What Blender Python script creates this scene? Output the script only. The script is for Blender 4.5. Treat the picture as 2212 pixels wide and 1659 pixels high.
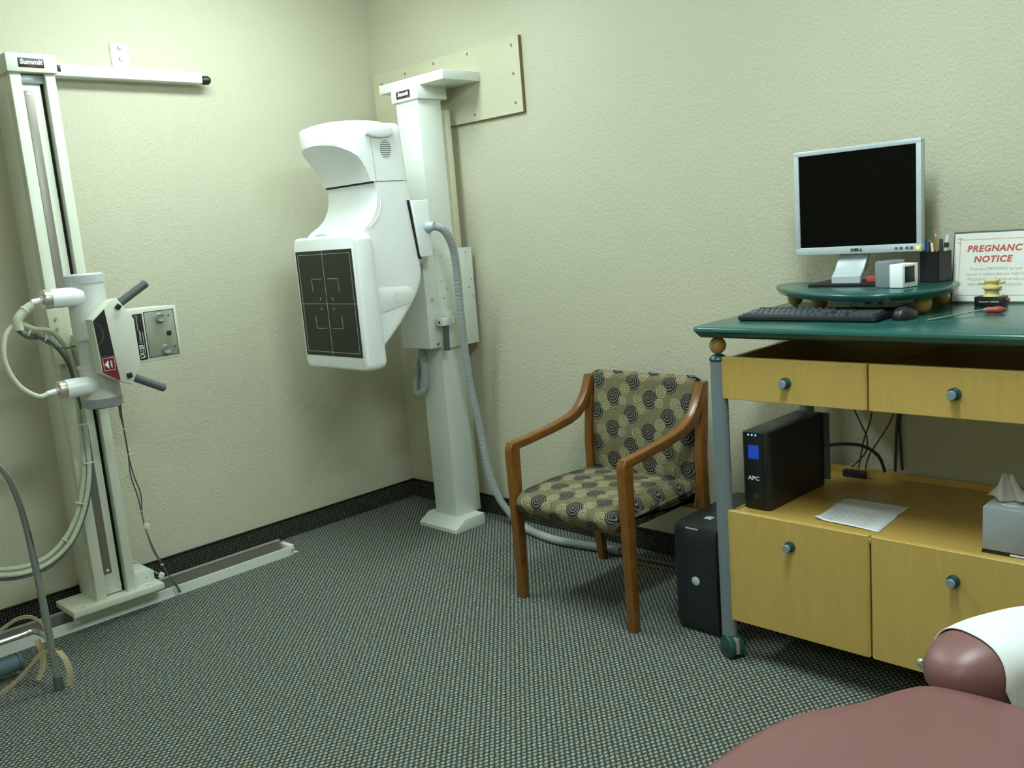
import bpy, bmesh, math, random
from mathutils import Vector, Matrix, Quaternion
random.seed(7)
PI = math.pi
S = bpy.context.scene
C = S.collection
for o in list(bpy.data.objects):
    bpy.data.objects.remove(o, do_unlink=True)

# ------------------------------------------------------------------ camera
YAW, PITCH, ROLL, FOC = 0.79691161, 0.17060724, -0.08258669, 1972.36
CAM = Vector((4.12943, -3.17069, 1.5))
fwd = Vector((-math.sin(YAW) * math.cos(PITCH), math.cos(YAW) * math.cos(PITCH), -math.sin(PITCH)))
rgt0 = Vector((math.cos(YAW), math.sin(YAW), 0))
up0 = rgt0.cross(fwd)
rgt = rgt0 * math.cos(ROLL) + up0 * math.sin(ROLL)
upv = -rgt0 * math.sin(ROLL) + up0 * math.cos(ROLL)
cd = bpy.data.cameras.new('camera')
cd.sensor_fit = 'HORIZONTAL'
cd.sensor_width = 36.0
cd.lens = 36.0 * FOC / 2212.0
cd.clip_start = 0.02
cam = bpy.data.objects.new('camera', cd)
C.objects.link(cam)
M3 = Matrix((rgt, upv, -fwd)).transposed()
cam.matrix_world = Matrix.Translation(CAM) @ M3.to_4x4()
S.camera = cam

# ------------------------------------------------------------------ world, lamps, exposure
w = bpy.data.worlds.new('world')
S.world = w
w.use_nodes = True
w.node_tree.nodes['Background'].inputs[0].default_value = (0.80, 1.0, 0.88, 1)
w.node_tree.nodes['Background'].inputs[1].default_value = 0.02
LIGHT_COL = (0.81, 1.0, 1.0)
CEIL = 2.86
LAMPS = [(.98, -1.22, 0), (3.15, -1.45, 1), (3.4, -4.2, 2)]       # ceiling fixtures: x, y, which; the last is added out of view for fill
LAMP_ON = (10.3, 13.5, 8.5)                              # brightness of each fixture's lens
S.view_settings.view_transform = 'Standard'
S.view_settings.look = 'None'
S.view_settings.exposure = 1.56
S.view_settings.gamma = 1.0
S.view_settings.use_curve_mapping = False


# ------------------------------------------------------------------ materials
def nt(name):
    m = bpy.data.materials.new(name)
    m.use_nodes = True
    t = m.node_tree
    return m, t, t.nodes['Principled BSDF']


def N(t, typ, **kw):
    n = t.nodes.new(typ)
    for k, v in kw.items():
        setattr(n, k, v)
    return n


def L(t, a, b):
    t.links.new(a, b)


def math_n(t, op, a, b=None, c=None):
    n = t.nodes.new('ShaderNodeMath')
    n.operation = op
    for i, v in enumerate((a, b, c)):
        if v is None:
            continue
        if isinstance(v, (int, float)):
            n.inputs[i].default_value = v
        else:
            t.links.new(v, n.inputs[i])
    return n.outputs[0]


def mixc(t, fac, a, b):
    n = t.nodes.new('ShaderNodeMix')
    n.data_type = 'RGBA'
    if isinstance(fac, (int, float)):
        n.inputs[0].default_value = fac
    else:
        t.links.new(fac, n.inputs[0])
    for i, v in ((6, a), (7, b)):
        if isinstance(v, tuple):
            n.inputs[i].default_value = v + (1,) if len(v) == 3 else v
        else:
            t.links.new(v, n.inputs[i])
    return n.outputs[2]


def coord(t, kind='Object'):
    return N(t, 'ShaderNodeTexCoord').outputs[kind]


def simple(name, col, rough=0.5, metal=0.0, spec=0.5, noise=0.0, nscale=60.0, bump=0.0, coat=0.0):
    """plain surface with a faint procedural variation"""
    m, t, b = nt(name)
    b.inputs['Roughness'].default_value = rough
    b.inputs['Metallic'].default_value = metal
    b.inputs['Specular IOR Level'].default_value = spec
    b.inputs['Coat Weight'].default_value = coat
    nz = N(t, 'ShaderNodeTexNoise')
    nz.inputs['Scale'].default_value = nscale
    nz.inputs['Detail'].default_value = 3
    L(t, coord(t), nz.inputs['Vector'])
    f = 0.06 + noise
    c2 = tuple(max(0, c * (1 - f)) for c in col)
    c1 = tuple(min(1, c * (1 + f)) for c in col)
    L(t, mixc(t, nz.outputs[0], c1, c2), b.inputs['Base Color'])
    if bump:
        bp = N(t, 'ShaderNodeBump')
        bp.inputs['Strength'].default_value = bump
        bp.inputs['Distance'].default_value = 0.001
        L(t, nz.outputs[0], bp.inputs['Height'])
        L(t, bp.outputs[0], b.inputs['Normal'])
    return m


def wall_mat():
    m, t, b = nt('painted_textured_wall')
    b.inputs['Roughness'].default_value = 0.55
    b.inputs['Specular IOR Level'].default_value = 0.35
    n1 = N(t, 'ShaderNodeTexNoise')
    n1.inputs['Scale'].default_value = 75
    n1.inputs['Detail'].default_value = 4
    n1.inputs['Roughness'].default_value = 0.6
    n1.inputs['Distortion'].default_value = 0.6
    n2 = N(t, 'ShaderNodeTexNoise')
    n2.inputs['Scale'].default_value = 1.3
    co = coord(t)
    L(t, co, n1.inputs['Vector'])
    L(t, co, n2.inputs['Vector'])
    base = mixc(t, n2.outputs[0], (0.595, 0.565, 0.42), (0.555, 0.527, 0.39))
    L(t, base, b.inputs['Base Color'])
    bp = N(t, 'ShaderNodeBump')
    bp.inputs['Strength'].default_value = 0.8
    bp.inputs['Distance'].default_value = 0.005
    L(t, n1.outputs[0], bp.inputs['Height'])
    L(t, bp.outputs[0], b.inputs['Normal'])
    return m


def carpet_mat(name, axes='xy', dark=(0.052, 0.060, 0.048), mid=(0.295, 0.325, 0.275), p=0.0135, diag=False):
    m, t, b = nt(name)
    b.inputs['Roughness'].default_value = 0.95
    b.inputs['Specular IOR Level'].default_value = 0.1
    sp = N(t, 'ShaderNodeSeparateXYZ')
    L(t, coord(t), sp.inputs[0])
    ox = {'x': sp.outputs[0], 'y': sp.outputs[1], 'z': sp.outputs[2]}
    u, v = ox[axes[0]], ox[axes[1]]
    # jitter the rows a little
    nz = N(t, 'ShaderNodeTexNoise')
    nz.inputs['Scale'].default_value = 55
    nz.inputs['Detail'].default_value = 2
    L(t, coord(t), nz.inputs['Vector'])
    j = math_n(t, 'MULTIPLY', math_n(t, 'SUBTRACT', nz.outputs[0], 0.5), 3.2)
    if diag:
        uu = math_n(t, 'MULTIPLY', math_n(t, 'ADD', u, v), .7071)
        vv = math_n(t, 'MULTIPLY', math_n(t, 'SUBTRACT', v, u), .7071)
        u, v = uu, vv
        pu, pv = 0.0156, 0.0172
        v = math_n(t, 'ADD', v, math_n(t, 'MULTIPLY', u, -0.35))
    else:
        pu, pv = p, p
    a = math_n(t, 'SINE', math_n(t, 'ADD', math_n(t, 'MULTIPLY', u, 2 * PI / pu), j))
    c = math_n(t, 'SINE', math_n(t, 'ADD', math_n(t, 'MULTIPLY', v, 2 * PI / pv), j))
    h = math_n(t, 'MULTIPLY', math_n(t, 'MULTIPLY', math_n(t, 'ADD', a, 1.0), math_n(t, 'ADD', c, 1.0)), 0.25)   # rows of loops
    r = N(t, 'ShaderNodeMapRange', interpolation_type='SMOOTHSTEP')
    L(t, h, r.inputs[0])
    r.inputs[1].default_value = 0.02
    r.inputs[2].default_value = 0.55
    n3 = N(t, 'ShaderNodeTexNoise')
    n3.inputs['Scale'].default_value = 22
    n3.inputs['Detail'].default_value = 5
    n3.inputs['Roughness'].default_value = 0.75
    L(t, coord(t), n3.inputs['Vector'])
    cr = N(t, 'ShaderNodeValToRGB')
    e = cr.color_ramp.elements
    e[0].position = 0.30
    e[0].color = (mid[0] * 1.15, mid[1] * .92, mid[2] * .55, 1)
    e[1].position = 0.72
    e[1].color = (mid[0] * .85, mid[1] * .98, mid[2] * 1.45, 1)
    e2 = cr.color_ramp.elements.new(0.5)
    e2.color = (mid[0], mid[1], mid[2], 1)
    L(t, n3.outputs[0], cr.inputs[0])
    n4 = N(t, 'ShaderNodeTexNoise')
    n4.inputs['Scale'].default_value = 95
    n4.inputs['Detail'].default_value = 2
    L(t, coord(t), n4.inputs['Vector'])
    lum = math_n(t, 'ADD', math_n(t, 'MULTIPLY', n4.outputs[0], 1.5), 0.25)
    vm = N(t, 'ShaderNodeVectorMath', operation='SCALE')
    L(t, mixc(t, r.outputs[0], dark, cr.outputs[0]), vm.inputs[0])
    L(t, lum, vm.inputs['Scale'])
    L(t, vm.outputs[0], b.inputs['Base Color'])
    bp = N(t, 'ShaderNodeBump')
    bp.inputs['Strength'].default_value = 0.5
    bp.inputs['Distance'].default_value = 0.003
    L(t, h, bp.inputs['Height'])
    L(t, bp.outputs[0], b.inputs['Normal'])
    return m


def wood_mat(name, c1, c2, axis=(1, 1, 1), rough=0.4, sc=9.0, coat=0.1):
    m, t, b = nt(name)
    b.inputs['Roughness'].default_value = rough
    b.inputs['Coat Weight'].default_value = coat
    b.inputs['Coat Roughness'].default_value = 0.25
    mp = N(t, 'ShaderNodeMapping')
    mp.inputs['Scale'].default_value = axis
    L(t, coord(t), mp.inputs[0])
    nz = N(t, 'ShaderNodeTexNoise')
    nz.inputs['Scale'].default_value = sc
    nz.inputs['Detail'].default_value = 6
    nz.inputs['Roughness'].default_value = 0.65
    L(t, mp.outputs[0], nz.inputs['Vector'])
    r = N(t, 'ShaderNodeMapRange')
    L(t, nz.outputs[0], r.inputs[0])
    r.inputs[1].default_value = 0.3
    r.inputs[2].default_value = 0.7
    L(t, mixc(t, r.outputs[0], c1, c2), b.inputs['Base Color'])
    return m


def fabric_mat():
    """spiral swirls: staggered dark plum discs over olive-gold ringed circles (UV in metres)"""
    m, t, b = nt('swirl_upholstery')
    b.inputs['Roughness'].default_value = 0.85
    b.inputs['Specular IOR Level'].default_value = 0.2
    uv = coord(t, 'UV')
    sp = N(t, 'ShaderNodeSeparateXYZ')
    L(t, uv, sp.inputs[0])
    U, V = sp.outputs[0], sp.outputs[1]

    def lattice(ou, ov, PU=0.186, PV=0.136):
        du = math_n(t, 'MULTIPLY', math_n(t, 'SUBTRACT', math_n(t, 'FRACT', math_n(t, 'ADD', math_n(t, 'DIVIDE', U, PU), 0.5 + ou)), 0.5), PU)
        dv = math_n(t, 'MULTIPLY', math_n(t, 'SUBTRACT', math_n(t, 'FRACT', math_n(t, 'ADD', math_n(t, 'DIVIDE', V, PV), 0.5 + ov)), 0.5), PV)
        d = math_n(t, 'SQRT', math_n(t, 'ADD', math_n(t, 'MULTIPLY', du, du), math_n(t, 'MULTIPLY', dv, dv)))
        return du, dv, d

    def spiral(du, dv, d, pitch):
        an = math_n(t, 'ARCTAN2', dv, du)
        s = math_n(t, 'SINE', math_n(t, 'ADD', math_n(t, 'MULTIPLY', d, 2 * PI / pitch), an))
        r = N(t, 'ShaderNodeMapRange', interpolation_type='SMOOTHSTEP')
        L(t, s, r.inputs[0])
        r.inputs[1].default_value = -0.1
        r.inputs[2].default_value = 0.8
        return r.outputs[0]

    base = (0.112, 0.094, 0.046)
    gold = (0.36, 0.315, 0.175)
    # background: voronoi circles with rings
    vo = N(t, 'ShaderNodeTexVoronoi', voronoi_dimensions='2D', feature='F1')
    vo.inputs['Scale'].default_value = 19
    vo.inputs['Randomness'].default_value = 0.75
    L(t, uv, vo.inputs['Vector'])
    dist = vo.outputs['Distance']
    s = math_n(t, 'SINE', math_n(t, 'MULTIPLY', dist, 58))
    r = N(t, 'ShaderNodeMapRange', interpolation_type='SMOOTHSTEP')
    L(t, s, r.inputs[0])
    r.inputs[1].default_value = 0.0
    r.inputs[2].default_value = 0.9
    fac = math_n(t, 'MULTIPLY', r.outputs[0], 0.75)
    col = mixc(t, fac, base, gold)
    for (ou, ov) in ((0.0, 0.0), (0.5, 0.5)):
        du, dv, d = lattice(ou, ov)
        dn = math_n(t, 'ADD', math_n(t, 'ADD', d, math_n(t, 'MULTIPLY', dv, 0.22)), math_n(t, 'MULTIPLY', du, -0.15))
        msk = math_n(t, 'LESS_THAN', dn, 0.036)
        c2 = mixc(t, spiral(du, dv, dn, 0.0092), (0.016, 0.015, 0.018), (0.19, 0.175, 0.125))
        col = mixc(t, msk, col, c2)
    # champagne discs partly overlapping the dark ones
    for (ou, ov, rad) in ((0.16, 0.30, 0.027), (0.78, 0.62, 0.026), (0.70, 0.84, 0.024), (0.22, 0.66, 0.022)):
        du, dv, d = lattice(ou, ov)
        msk = math_n(t, 'LESS_THAN', d, rad)
        c2 = mixc(t, spiral(du, dv, d, 0.0066), (0.112, 0.094, 0.046), (0.50, 0.45, 0.28))
        col = mixc(t, msk, col, c2)
    L(t, col, b.inputs['Base Color'])
    wv = N(t, 'ShaderNodeTexNoise')
    wv.inputs['Scale'].default_value = 900
    L(t, uv, wv.inputs['Vector'])
    bp = N(t, 'ShaderNodeBump')
    bp.inputs['Strength'].default_value = 0.25
    bp.inputs['Distance'].default_value = 0.001
    L(t, wv.outputs[0], bp.inputs['Height'])
    L(t, bp.outputs[0], b.inputs['Normal'])
    return m


def emis(name, col, st, base=None):
    m, t, b = nt(name)
    b.inputs['Base Color'].default_value = (base or col) + (1,)
    b.inputs['Emission Color'].default_value = col + (1,)
    b.inputs['Emission Strength'].default_value = st
    return m


M = dict(
    wall=wall_mat(),
    ceil=simple('ceiling_paint', (0.84, 0.84, 0.80), 0.9),
    carpet=carpet_mat('loop_carpet', diag=True),
    base_l=carpet_mat('carpet_base_left', 'yz', mid=(0.110, 0.112, 0.085), dark=(0.016, 0.017, 0.013), p=0.012),
    base_b=carpet_mat('carpet_base_back', 'xz', mid=(0.110, 0.112, 0.085), dark=(0.016, 0.017, 0.013), p=0.012),
    cream=simple('cream_enamel', (0.70, 0.71, 0.59), 0.35, noise=0.01, nscale=8),
    cream_d=simple('aged_cream_enamel', (0.62, 0.62, 0.47), 0.4, nscale=6),
    white=simple('white_moulded_plastic', (0.93, 0.94, 0.95), 0.28, nscale=5),
    white_en=simple('white_enamel', (0.74, 0.77, 0.71), 0.3, nscale=6),
    alu=simple('brushed_aluminium', (0.62, 0.64, 0.66), 0.32, metal=0.9, nscale=30),
    steel=simple('brown_grey_steel_strip', (0.23, 0.21, 0.17), 0.35, metal=0.35, nscale=20),
    chrome=simple('chrome', (0.72, 0.74, 0.72), 0.12, metal=1.0),
    nickel=simple('nickel_ring', (0.78, 0.72, 0.64), 0.25, metal=.85),
    black=simple('black_plastic', (0.012, 0.013, 0.014), 0.4),
    blackm=simple('black_slot', (0.008, 0.009, 0.008), 0.8),
    panelblk=simple('black_detector_face', (0.014, 0.015, 0.010), 0.45),
    mark=simple('pale_ink', (0.55, 0.56, 0.44), 0.6),
    whitetxt=simple('white_ink', (0.85, 0.86, 0.85), 0.5),
    greytube=simple('grey_tube_housing', (0.63, 0.64, 0.60), 0.35, nscale=8),
    greyband=simple('grey_band', (0.34, 0.37, 0.38), 0.3, metal=0.4),
    gripgrey=simple('grey_rubber_grip', (0.095, 0.115, 0.115), 0.6, nscale=120),
    hose=simple('grey_corrugated_hose', (0.36, 0.39, 0.38), 0.5),
    hosefit=simple('pale_blue_grey_fitting', (0.42, 0.50, 0.52), 0.4),
    facep=simple('olive_grey_faceplate', (0.33, 0.35, 0.26), 0.4),
    maroon_ink=simple('maroon_label', (0.17, 0.012, 0.020), 0.4),
    silver=simple('silver_plastic', (0.60, 0.64, 0.66), 0.35, metal=0.2),
    bezel=simple('silver_bezel', (0.55, 0.60, 0.62), 0.35, metal=0.15),
    screen=simple('lcd_screen', (0.003, 0.003, 0.0025), 0.14, spec=0.16),
    green=simple('dark_green_laminate', (0.018, 0.095, 0.082), 0.22, nscale=180, noise=0.05),
    greenp=simple('dark_green_plastic', (0.014, 0.062, 0.060), 0.35),
    legblue=simple('blue_grey_post', (0.185, 0.225, 0.245), 0.4),
    maple=wood_mat('maple_laminate', (0.63, 0.425, 0.118), (0.56, 0.365, 0.095), axis=(6, 6, .55), rough=0.42, sc=14),
    mapleshelf=wood_mat('maple_shelf', (0.54, 0.35, 0.090), (0.47, 0.295, 0.070), axis=(.5, 6, 6), rough=0.35, sc=12),
    balls=wood_mat('turned_wood_ball', (0.60, 0.35, 0.085), (0.48, 0.26, 0.055), axis=(3, 3, 1), rough=0.3, sc=20, coat=.4),
    chairwood=wood_mat('cherry_wood', (0.150, 0.052, 0.007), (0.235, 0.092, 0.014), axis=(5, 1.4, 1.4), rough=0.3, sc=16, coat=.35),
    fabric=fabric_mat(),
    ply=wood_mat('painted_plywood', (0.615, 0.585, 0.42), (0.575, 0.54, 0.38), axis=(.6, 1, 6), rough=0.55, sc=5, coat=0),
    plyedge=wood_mat('plywood_edge', (0.30, 0.22, 0.11), (0.12, 0.085, 0.045), axis=(90, 90, .5), rough=0.7, sc=6, coat=0),
    vinyl=simple('maroon_vinyl', (0.225, 0.098, 0.092), 0.38, noise=0.02, nscale=700, bump=0.12),
    paper=simple('white_paper', (0.82, 0.84, 0.84), 0.8, nscale=20),
    noticep=simple('cream_notice_paper', (0.93, 0.91, 0.84), 0.6),
    redink=simple('faded_red_ink', (0.60, 0.115, 0.085), 0.6),
    pinkink=simple('pale_pink_ink', (0.72, 0.50, 0.40), 0.6),
    greyink=simple('pale_grey_ink', (0.52, 0.47, 0.40), 0.6),
    tissuebox=simple('grey_blue_tissue_carton', (0.34, 0.38, 0.40), 0.55, nscale=14, noise=.06),
    tissue=simple('tissue_paper', (0.50, 0.46, 0.40), 0.9, nscale=60),
    key=simple('charcoal_key', (0.075, 0.088, 0.098), 0.3),
    kbd=simple('keyboard_shell', (0.014, 0.016, 0.017), 0.38),
    redpl=simple('red_plastic', (0.42, 0.070, 0.052), 0.4),
    bluepl=simple('blue_plastic', (0.02, 0.17, 0.55), 0.35),
    pencil=simple('yellow_pencil', (0.42, 0.20, 0.02), 0.45),
    pinkpl=simple('pink_rubber', (0.70, 0.20, 0.18), 0.5),
    bone=simple('pale_yellow_bone', (0.70, 0.60, 0.24), 0.45, nscale=40, noise=.05),
    cuff=simple('translucent_grey_case', (0.22, 0.26, 0.27), 0.3, nscale=30, noise=.1),
    beige=simple('beige_webbing', (0.52, 0.42, 0.25), 0.8, nscale=200),
    cabled=simple('dark_cable', (0.03, 0.034, 0.032), 0.5),
    cablew=simple('cream_cable', (0.60, 0.62, 0.48), 0.45),
    cableg=simple('grey_cable', (0.10, 0.12, 0.12), 0.5),
    beltblue=simple('blue_grey_foam', (0.10, 0.16, 0.19), 0.7),
    upsdark=simple('ups_case', (0.010, 0.011, 0.012), 0.38),
    pccase=simple('pc_case', (0.016, 0.021, 0.023), 0.34),
    pcside=simple('pc_grey_side', (0.085, 0.092, 0.080), 0.5),
    knobface=simple('blue_grey_knob_face', (0.22, 0.30, 0.32), 0.35),
    led=emis('blue_led', (0.10, 0.35, 1.0), 1.6),
    lcd=emis('blue_backlit_display', (0.01, 0.05, 0.42), 0.28, (0.01, 0.02, 0.10)),
    amber=emis('amber_led', (1.0, 0.50, 0.02), 2.2),
)

# brushed knobs get rings of reflection
# ------------------------------------------------------------------ mesh helpers


class MB:
    def __init__(self):
        self.bm = bmesh.new()

    def box(self, x0, x1, y0, y1, z0, z1, bev=0.0, seg=2, mat=None):
        vs = [self.bm.verts.new((x, y, z)) for x in (x0, x1) for y in (y0, y1) for z in (z0, z1)]
        idx = [(0, 1, 3, 2), (4, 6, 7, 5), (0, 4, 5, 1), (2, 3, 7, 6), (0, 2, 6, 4), (1, 5, 7, 3)]
        fs = [self.bm.faces.new([vs[i] for i in f]) for f in idx]
        if mat is not None:
            for v in vs:
                v.co = mat @ v.co
        if bev > 0:
            es = set(e for f in fs for e in f.edges)
            bmesh.ops.bevel(self.bm, geom=list(es), offset=bev, segments=seg, profile=0.5, affect='EDGES')
        return self

    def prism(self, poly, axis, a, b, bev=0.0, seg=2):
        """poly = 2-D outline; axis 0: (y,z) outline swept in x; 1: (x,z) in y; 2: (x,y) in z"""
        def P(p, h):
            return {0: (h, p[0], p[1]), 1: (p[0], h, p[1]), 2: (p[0], p[1], h)}[axis]
        v0 = [self.bm.verts.new(P(p, a)) for p in poly]
        v1 = [self.bm.verts.new(P(p, b)) for p in poly]
        n = len(poly)
        fs = [self.bm.faces.new(v0), self.bm.faces.new(v1[::-1])]
        for i in range(n):
            fs.append(self.bm.faces.new((v0[i], v1[i], v1[(i + 1) % n], v0[(i + 1) % n])))
        bmesh.ops.recalc_face_normals(self.bm, faces=fs)
        if bev > 0:
            es = set(fs[0].edges) | set(fs[1].edges)
            bmesh.ops.bevel(self.bm, geom=list(es), offset=bev, segments=seg, profile=0.5, affect='EDGES')
        return self

    def loft(self, rings, cap=True, closed=True):
        vr = [[self.bm.verts.new(p) for p in r] for r in rings]
        n = len(vr[0])
        fs = []
        for i in range(len(vr) - 1):
            for j in range(n if closed else n - 1):
                k = (j + 1) % n
                try:
                    fs.append(self.bm.faces.new((vr[i][j], vr[i][k], vr[i + 1][k], vr[i + 1][j])))
                except ValueError:
                    pass
        if cap:
            fs.append(self.bm.faces.new(vr[0][::-1]))
            fs.append(self.bm.faces.new(vr[-1]))
        bmesh.ops.recalc_face_normals(self.bm, faces=fs)
        return self

    def cyl(self, p0, p1, r0, r1=None, seg=24, cap=True):
        p0, p1 = Vector(p0), Vector(p1)
        r1 = r0 if r1 is None else r1
        d = (p1 - p0).normalized()
        a = d.orthogonal().normalized()
        b = d.cross(a)
        rings = []
        for p, r in ((p0, r0), (p1, r1)):
            rings.append([p + a * (r * math.cos(2 * PI * i / seg)) + b * (r * math.sin(2 * PI * i / seg)) for i in range(seg)])
        return self.loft(rings, cap)

    def lathe(self, base, axis, prof, seg=28):
        """prof = [(radius, height along axis)]"""
        base, d = Vector(base), Vector(axis).normalized()
        a = d.orthogonal().normalized()
        b = d.cross(a)
        rings = [[base + d * h + a * (max(r, 1e-5) * math.cos(2 * PI * i / seg)) + b * (max(r, 1e-5) * math.sin(2 * PI * i / seg)) for i in range(seg)] for r, h in prof]
        return self.loft(rings, True)

    def sphere(self, c, r, sx=1, sy=1, sz=1, seg=24):
        c = Vector(c)
        prof = [(r * math.sin(PI * i / 14), -r * math.cos(PI * i / 14)) for i in range(15)]
        rings = [[c + Vector((max(q, 1e-5) * math.cos(2 * PI * i / seg) * sx, max(q, 1e-5) * math.sin(2 * PI * i / seg) * sy, h * sz)) for i in range(seg)] for q, h in prof]
        return self.loft(rings, True)

    def tube(self, pts, r, seg=10, sub=8, ribs=None, cap=True):
        P = [Vector(p) for p in pts]
        if len(P) > 2 and sub > 1:
            Q = []
            for i in range(len(P) - 1):
                a, b, c, d = P[max(i - 1, 0)], P[i], P[i + 1], P[min(i + 2, len(P) - 1)]
                for k in range(sub):
                    u = k / sub
                    Q.append(0.5 * ((2 * b) + (c - a) * u + (2 * a - 5 * b + 4 * c - d) * u * u + (3 * b - a - 3 * c + d) * u ** 3))
            Q.append(P[-1])
            P = Q
        if ribs:
            # resample evenly for the corrugation
            step = ribs[0] / 4
            out = [P[0]]
            acc = 0
            for i in range(1, len(P)):
                seglen = (P[i] - P[i - 1]).length
                if seglen < 1e-9:
                    continue
                t0 = step - acc
                while t0 <= seglen:
                    out.append(P[i - 1].lerp(P[i], t0 / seglen))
                    t0 += step
                acc = seglen - (t0 - step)
            P = out
        n = Vector((0, 0, 1))
        rings = []
        prev = None
        for i, p in enumerate(P):
            tn = (P[min(i + 1, len(P) - 1)] - P[max(i - 1, 0)])
            if tn.length < 1e-9:
                tn = Vector((0, 0, 1))
            tn.normalize()
            if prev is None:
                a = tn.orthogonal().normalized()
            else:
                a = (prev - tn * prev.dot(tn)).normalized()
            prev = a
            b = tn.cross(a)
            rr = r
            if ribs:
                rr = r + ribs[1] * (1, 0, -1, 0)[i % 4]
            rings.append([p + a * (rr * math.cos(2 * PI * k / seg)) + b * (rr * math.sin(2 * PI * k / seg)) for k in range(seg)])
        return self.loft(rings, cap)

    def ribbon(self, pts, wdir, w, th=0.002, sub=6):
        """flat band following pts, width w along wdir"""
        P = [Vector(p) for p in pts]
        Q = []
        for i in range(len(P) - 1):
            a, b, c, d = P[max(i - 1, 0)], P[i], P[i + 1], P[min(i + 2, len(P) - 1)]
            for k in range(sub):
                u = k / sub
                Q.append(0.5 * ((2 * b) + (c - a) * u + (2 * a - 5 * b + 4 * c - d) * u * u + (3 * b - a - 3 * c + d) * u ** 3))
        Q.append(P[-1])
        wd = Vector(wdir).normalized() * (w / 2)
        rings = []
        for i, p in enumerate(Q):
            tn = (Q[min(i + 1, len(Q) - 1)] - Q[max(i - 1, 0)]).normalized()
            nn = tn.cross(wd).normalized() * (th / 2)
            rings.append([p - wd - nn, p + wd - nn, p + wd + nn, p - wd + nn])
        return self.loft(rings, True)


OFF = {}


def tagp(o, label=None, cat=None, group=None, kind=None):
    for k, v in (('label', label), ('category', cat), ('group', group), ('kind', kind)):
        if v:
            o[k] = v
    return o


def thing(name, loc, label, cat, group=None):
    o = bpy.data.objects.new(name, None)
    o.empty_display_size = 0.05
    C.objects.link(o)
    o.location = loc
    OFF[o.name] = Vector(loc)
    return tagp(o, label, cat, group)


def build(mb, name, mat, parent=None, smooth=True, ang=38, label=None, loc=None, kind=None):
    bm = mb.bm if isinstance(mb, MB) else mb
    if parent is not None:
        off = OFF[parent.name]
    elif loc is not None:
        off = Vector(loc)
    else:
        xs = [v.co for v in bm.verts]
        off = Vector((sum(v.x for v in xs) / len(xs), sum(v.y for v in xs) / len(xs), min(v.z for v in xs)))
    for v in bm.verts:
        v.co -= off
    if smooth:
        for f in bm.faces:
            f.smooth = True
        th = math.radians(ang)
        for e in bm.edges:
            if len(e.link_faces) == 2:
                e.smooth = e.calc_face_angle(0) < th
            else:
                e.smooth = False
    me = bpy.data.meshes.new(name)
    bm.to_mesh(me)
    bm.free()
    me.materials.append(mat)
    o = bpy.data.objects.new(name, me)
    C.objects.link(o)
    if parent is not None:
        o.parent = parent
        OFF[o.name] = off
    else:
        o.location = off
        OFF[o.name] = off
    if label:
        o['label'] = label
    if kind:
        o['kind'] = kind
    return o


def solo(mb, name, mat, label, cat, group=None, **kw):
    return tagp(build(mb, name, mat, **kw), label, cat, group)


def struct(mb, name, mat, **kw):
    return tagp(build(mb, name, mat, loc=(0, 0, 0), **kw), kind='structure')


def text(s, size, org, right, up, mat, name, parent, shear=0.0, bold=0.0, align='CENTER', ext=0.0004, sx=1.0, space=1.0):
    cu = bpy.data.curves.new('tmp', 'FONT')
    cu.body = s
    cu.size = size
    cu.shear = shear
    cu.offset = bold
    cu.extrude = ext
    cu.align_x = align
    cu.align_y = 'CENTER'
    cu.space_character = space
    cu.resolution_u = 3
    to = bpy.data.objects.new('tmp', cu)
    C.objects.link(to)
    dg = bpy.context.evaluated_depsgraph_get()
    me = bpy.data.meshes.new_from_object(to.evaluated_get(dg))
    bpy.data.objects.remove(to, do_unlink=True)
    r, u = Vector(right).normalized(), Vector(up).normalized()
    n = r.cross(u)
    off = OFF[parent.name]
    for v in me.vertices:
        v.co = Vector(org) + r * (v.co.x * sx) + u * v.co.y + n * v.co.z - off
    me.name = name
    me.materials.clear()
    me.materials.append(mat)
    o = bpy.data.objects.new(name, me)
    C.objects.link(o)
    o.parent = parent
    OFF[o.name] = off
    return o


# ================================================================== ROOM
RX, RY = 5.4, -5.0
struct(MB().box(-0.1, RX, RY, 0.1, -0.1, 0), 'floor', M['carpet'], smooth=False)
struct(MB().box(-0.1, RX, RY, 0.1, CEIL, CEIL + .1), 'ceiling', M['ceil'], smooth=False)
struct(MB().box(-0.1, 0, RY, 0.1, 0, CEIL), 'wall_left', M['wall'], smooth=False)
struct(MB().box(0, RX, 0, 0.1, 0, CEIL), 'wall_back', M['wall'], smooth=False)
struct(MB().box(RX, RX + .1, RY, 0.1, 0, CEIL), 'wall_right', M['wall'], smooth=False)
struct(MB().box(-0.1, RX + .1, RY - .1, RY, 0, CEIL), 'wall_front', M['wall'], smooth=False)
for nm, bx, mt in (('baseboard_left', (0, .007, RY, -.0), M['base_l']), ('baseboard_back', (.007, RX, -.007, 0), M['base_b'])):
    bb = struct(MB().box(*bx, 0, .099), nm, mt, smooth=False)
for nm, bx in (('trim_1', (0, .011, RY, 0)), ('trim_2', (.011, RX, -.011, 0))):
    struct(MB().box(*bx, .097, .104, .0015), nm, M['black'])

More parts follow.
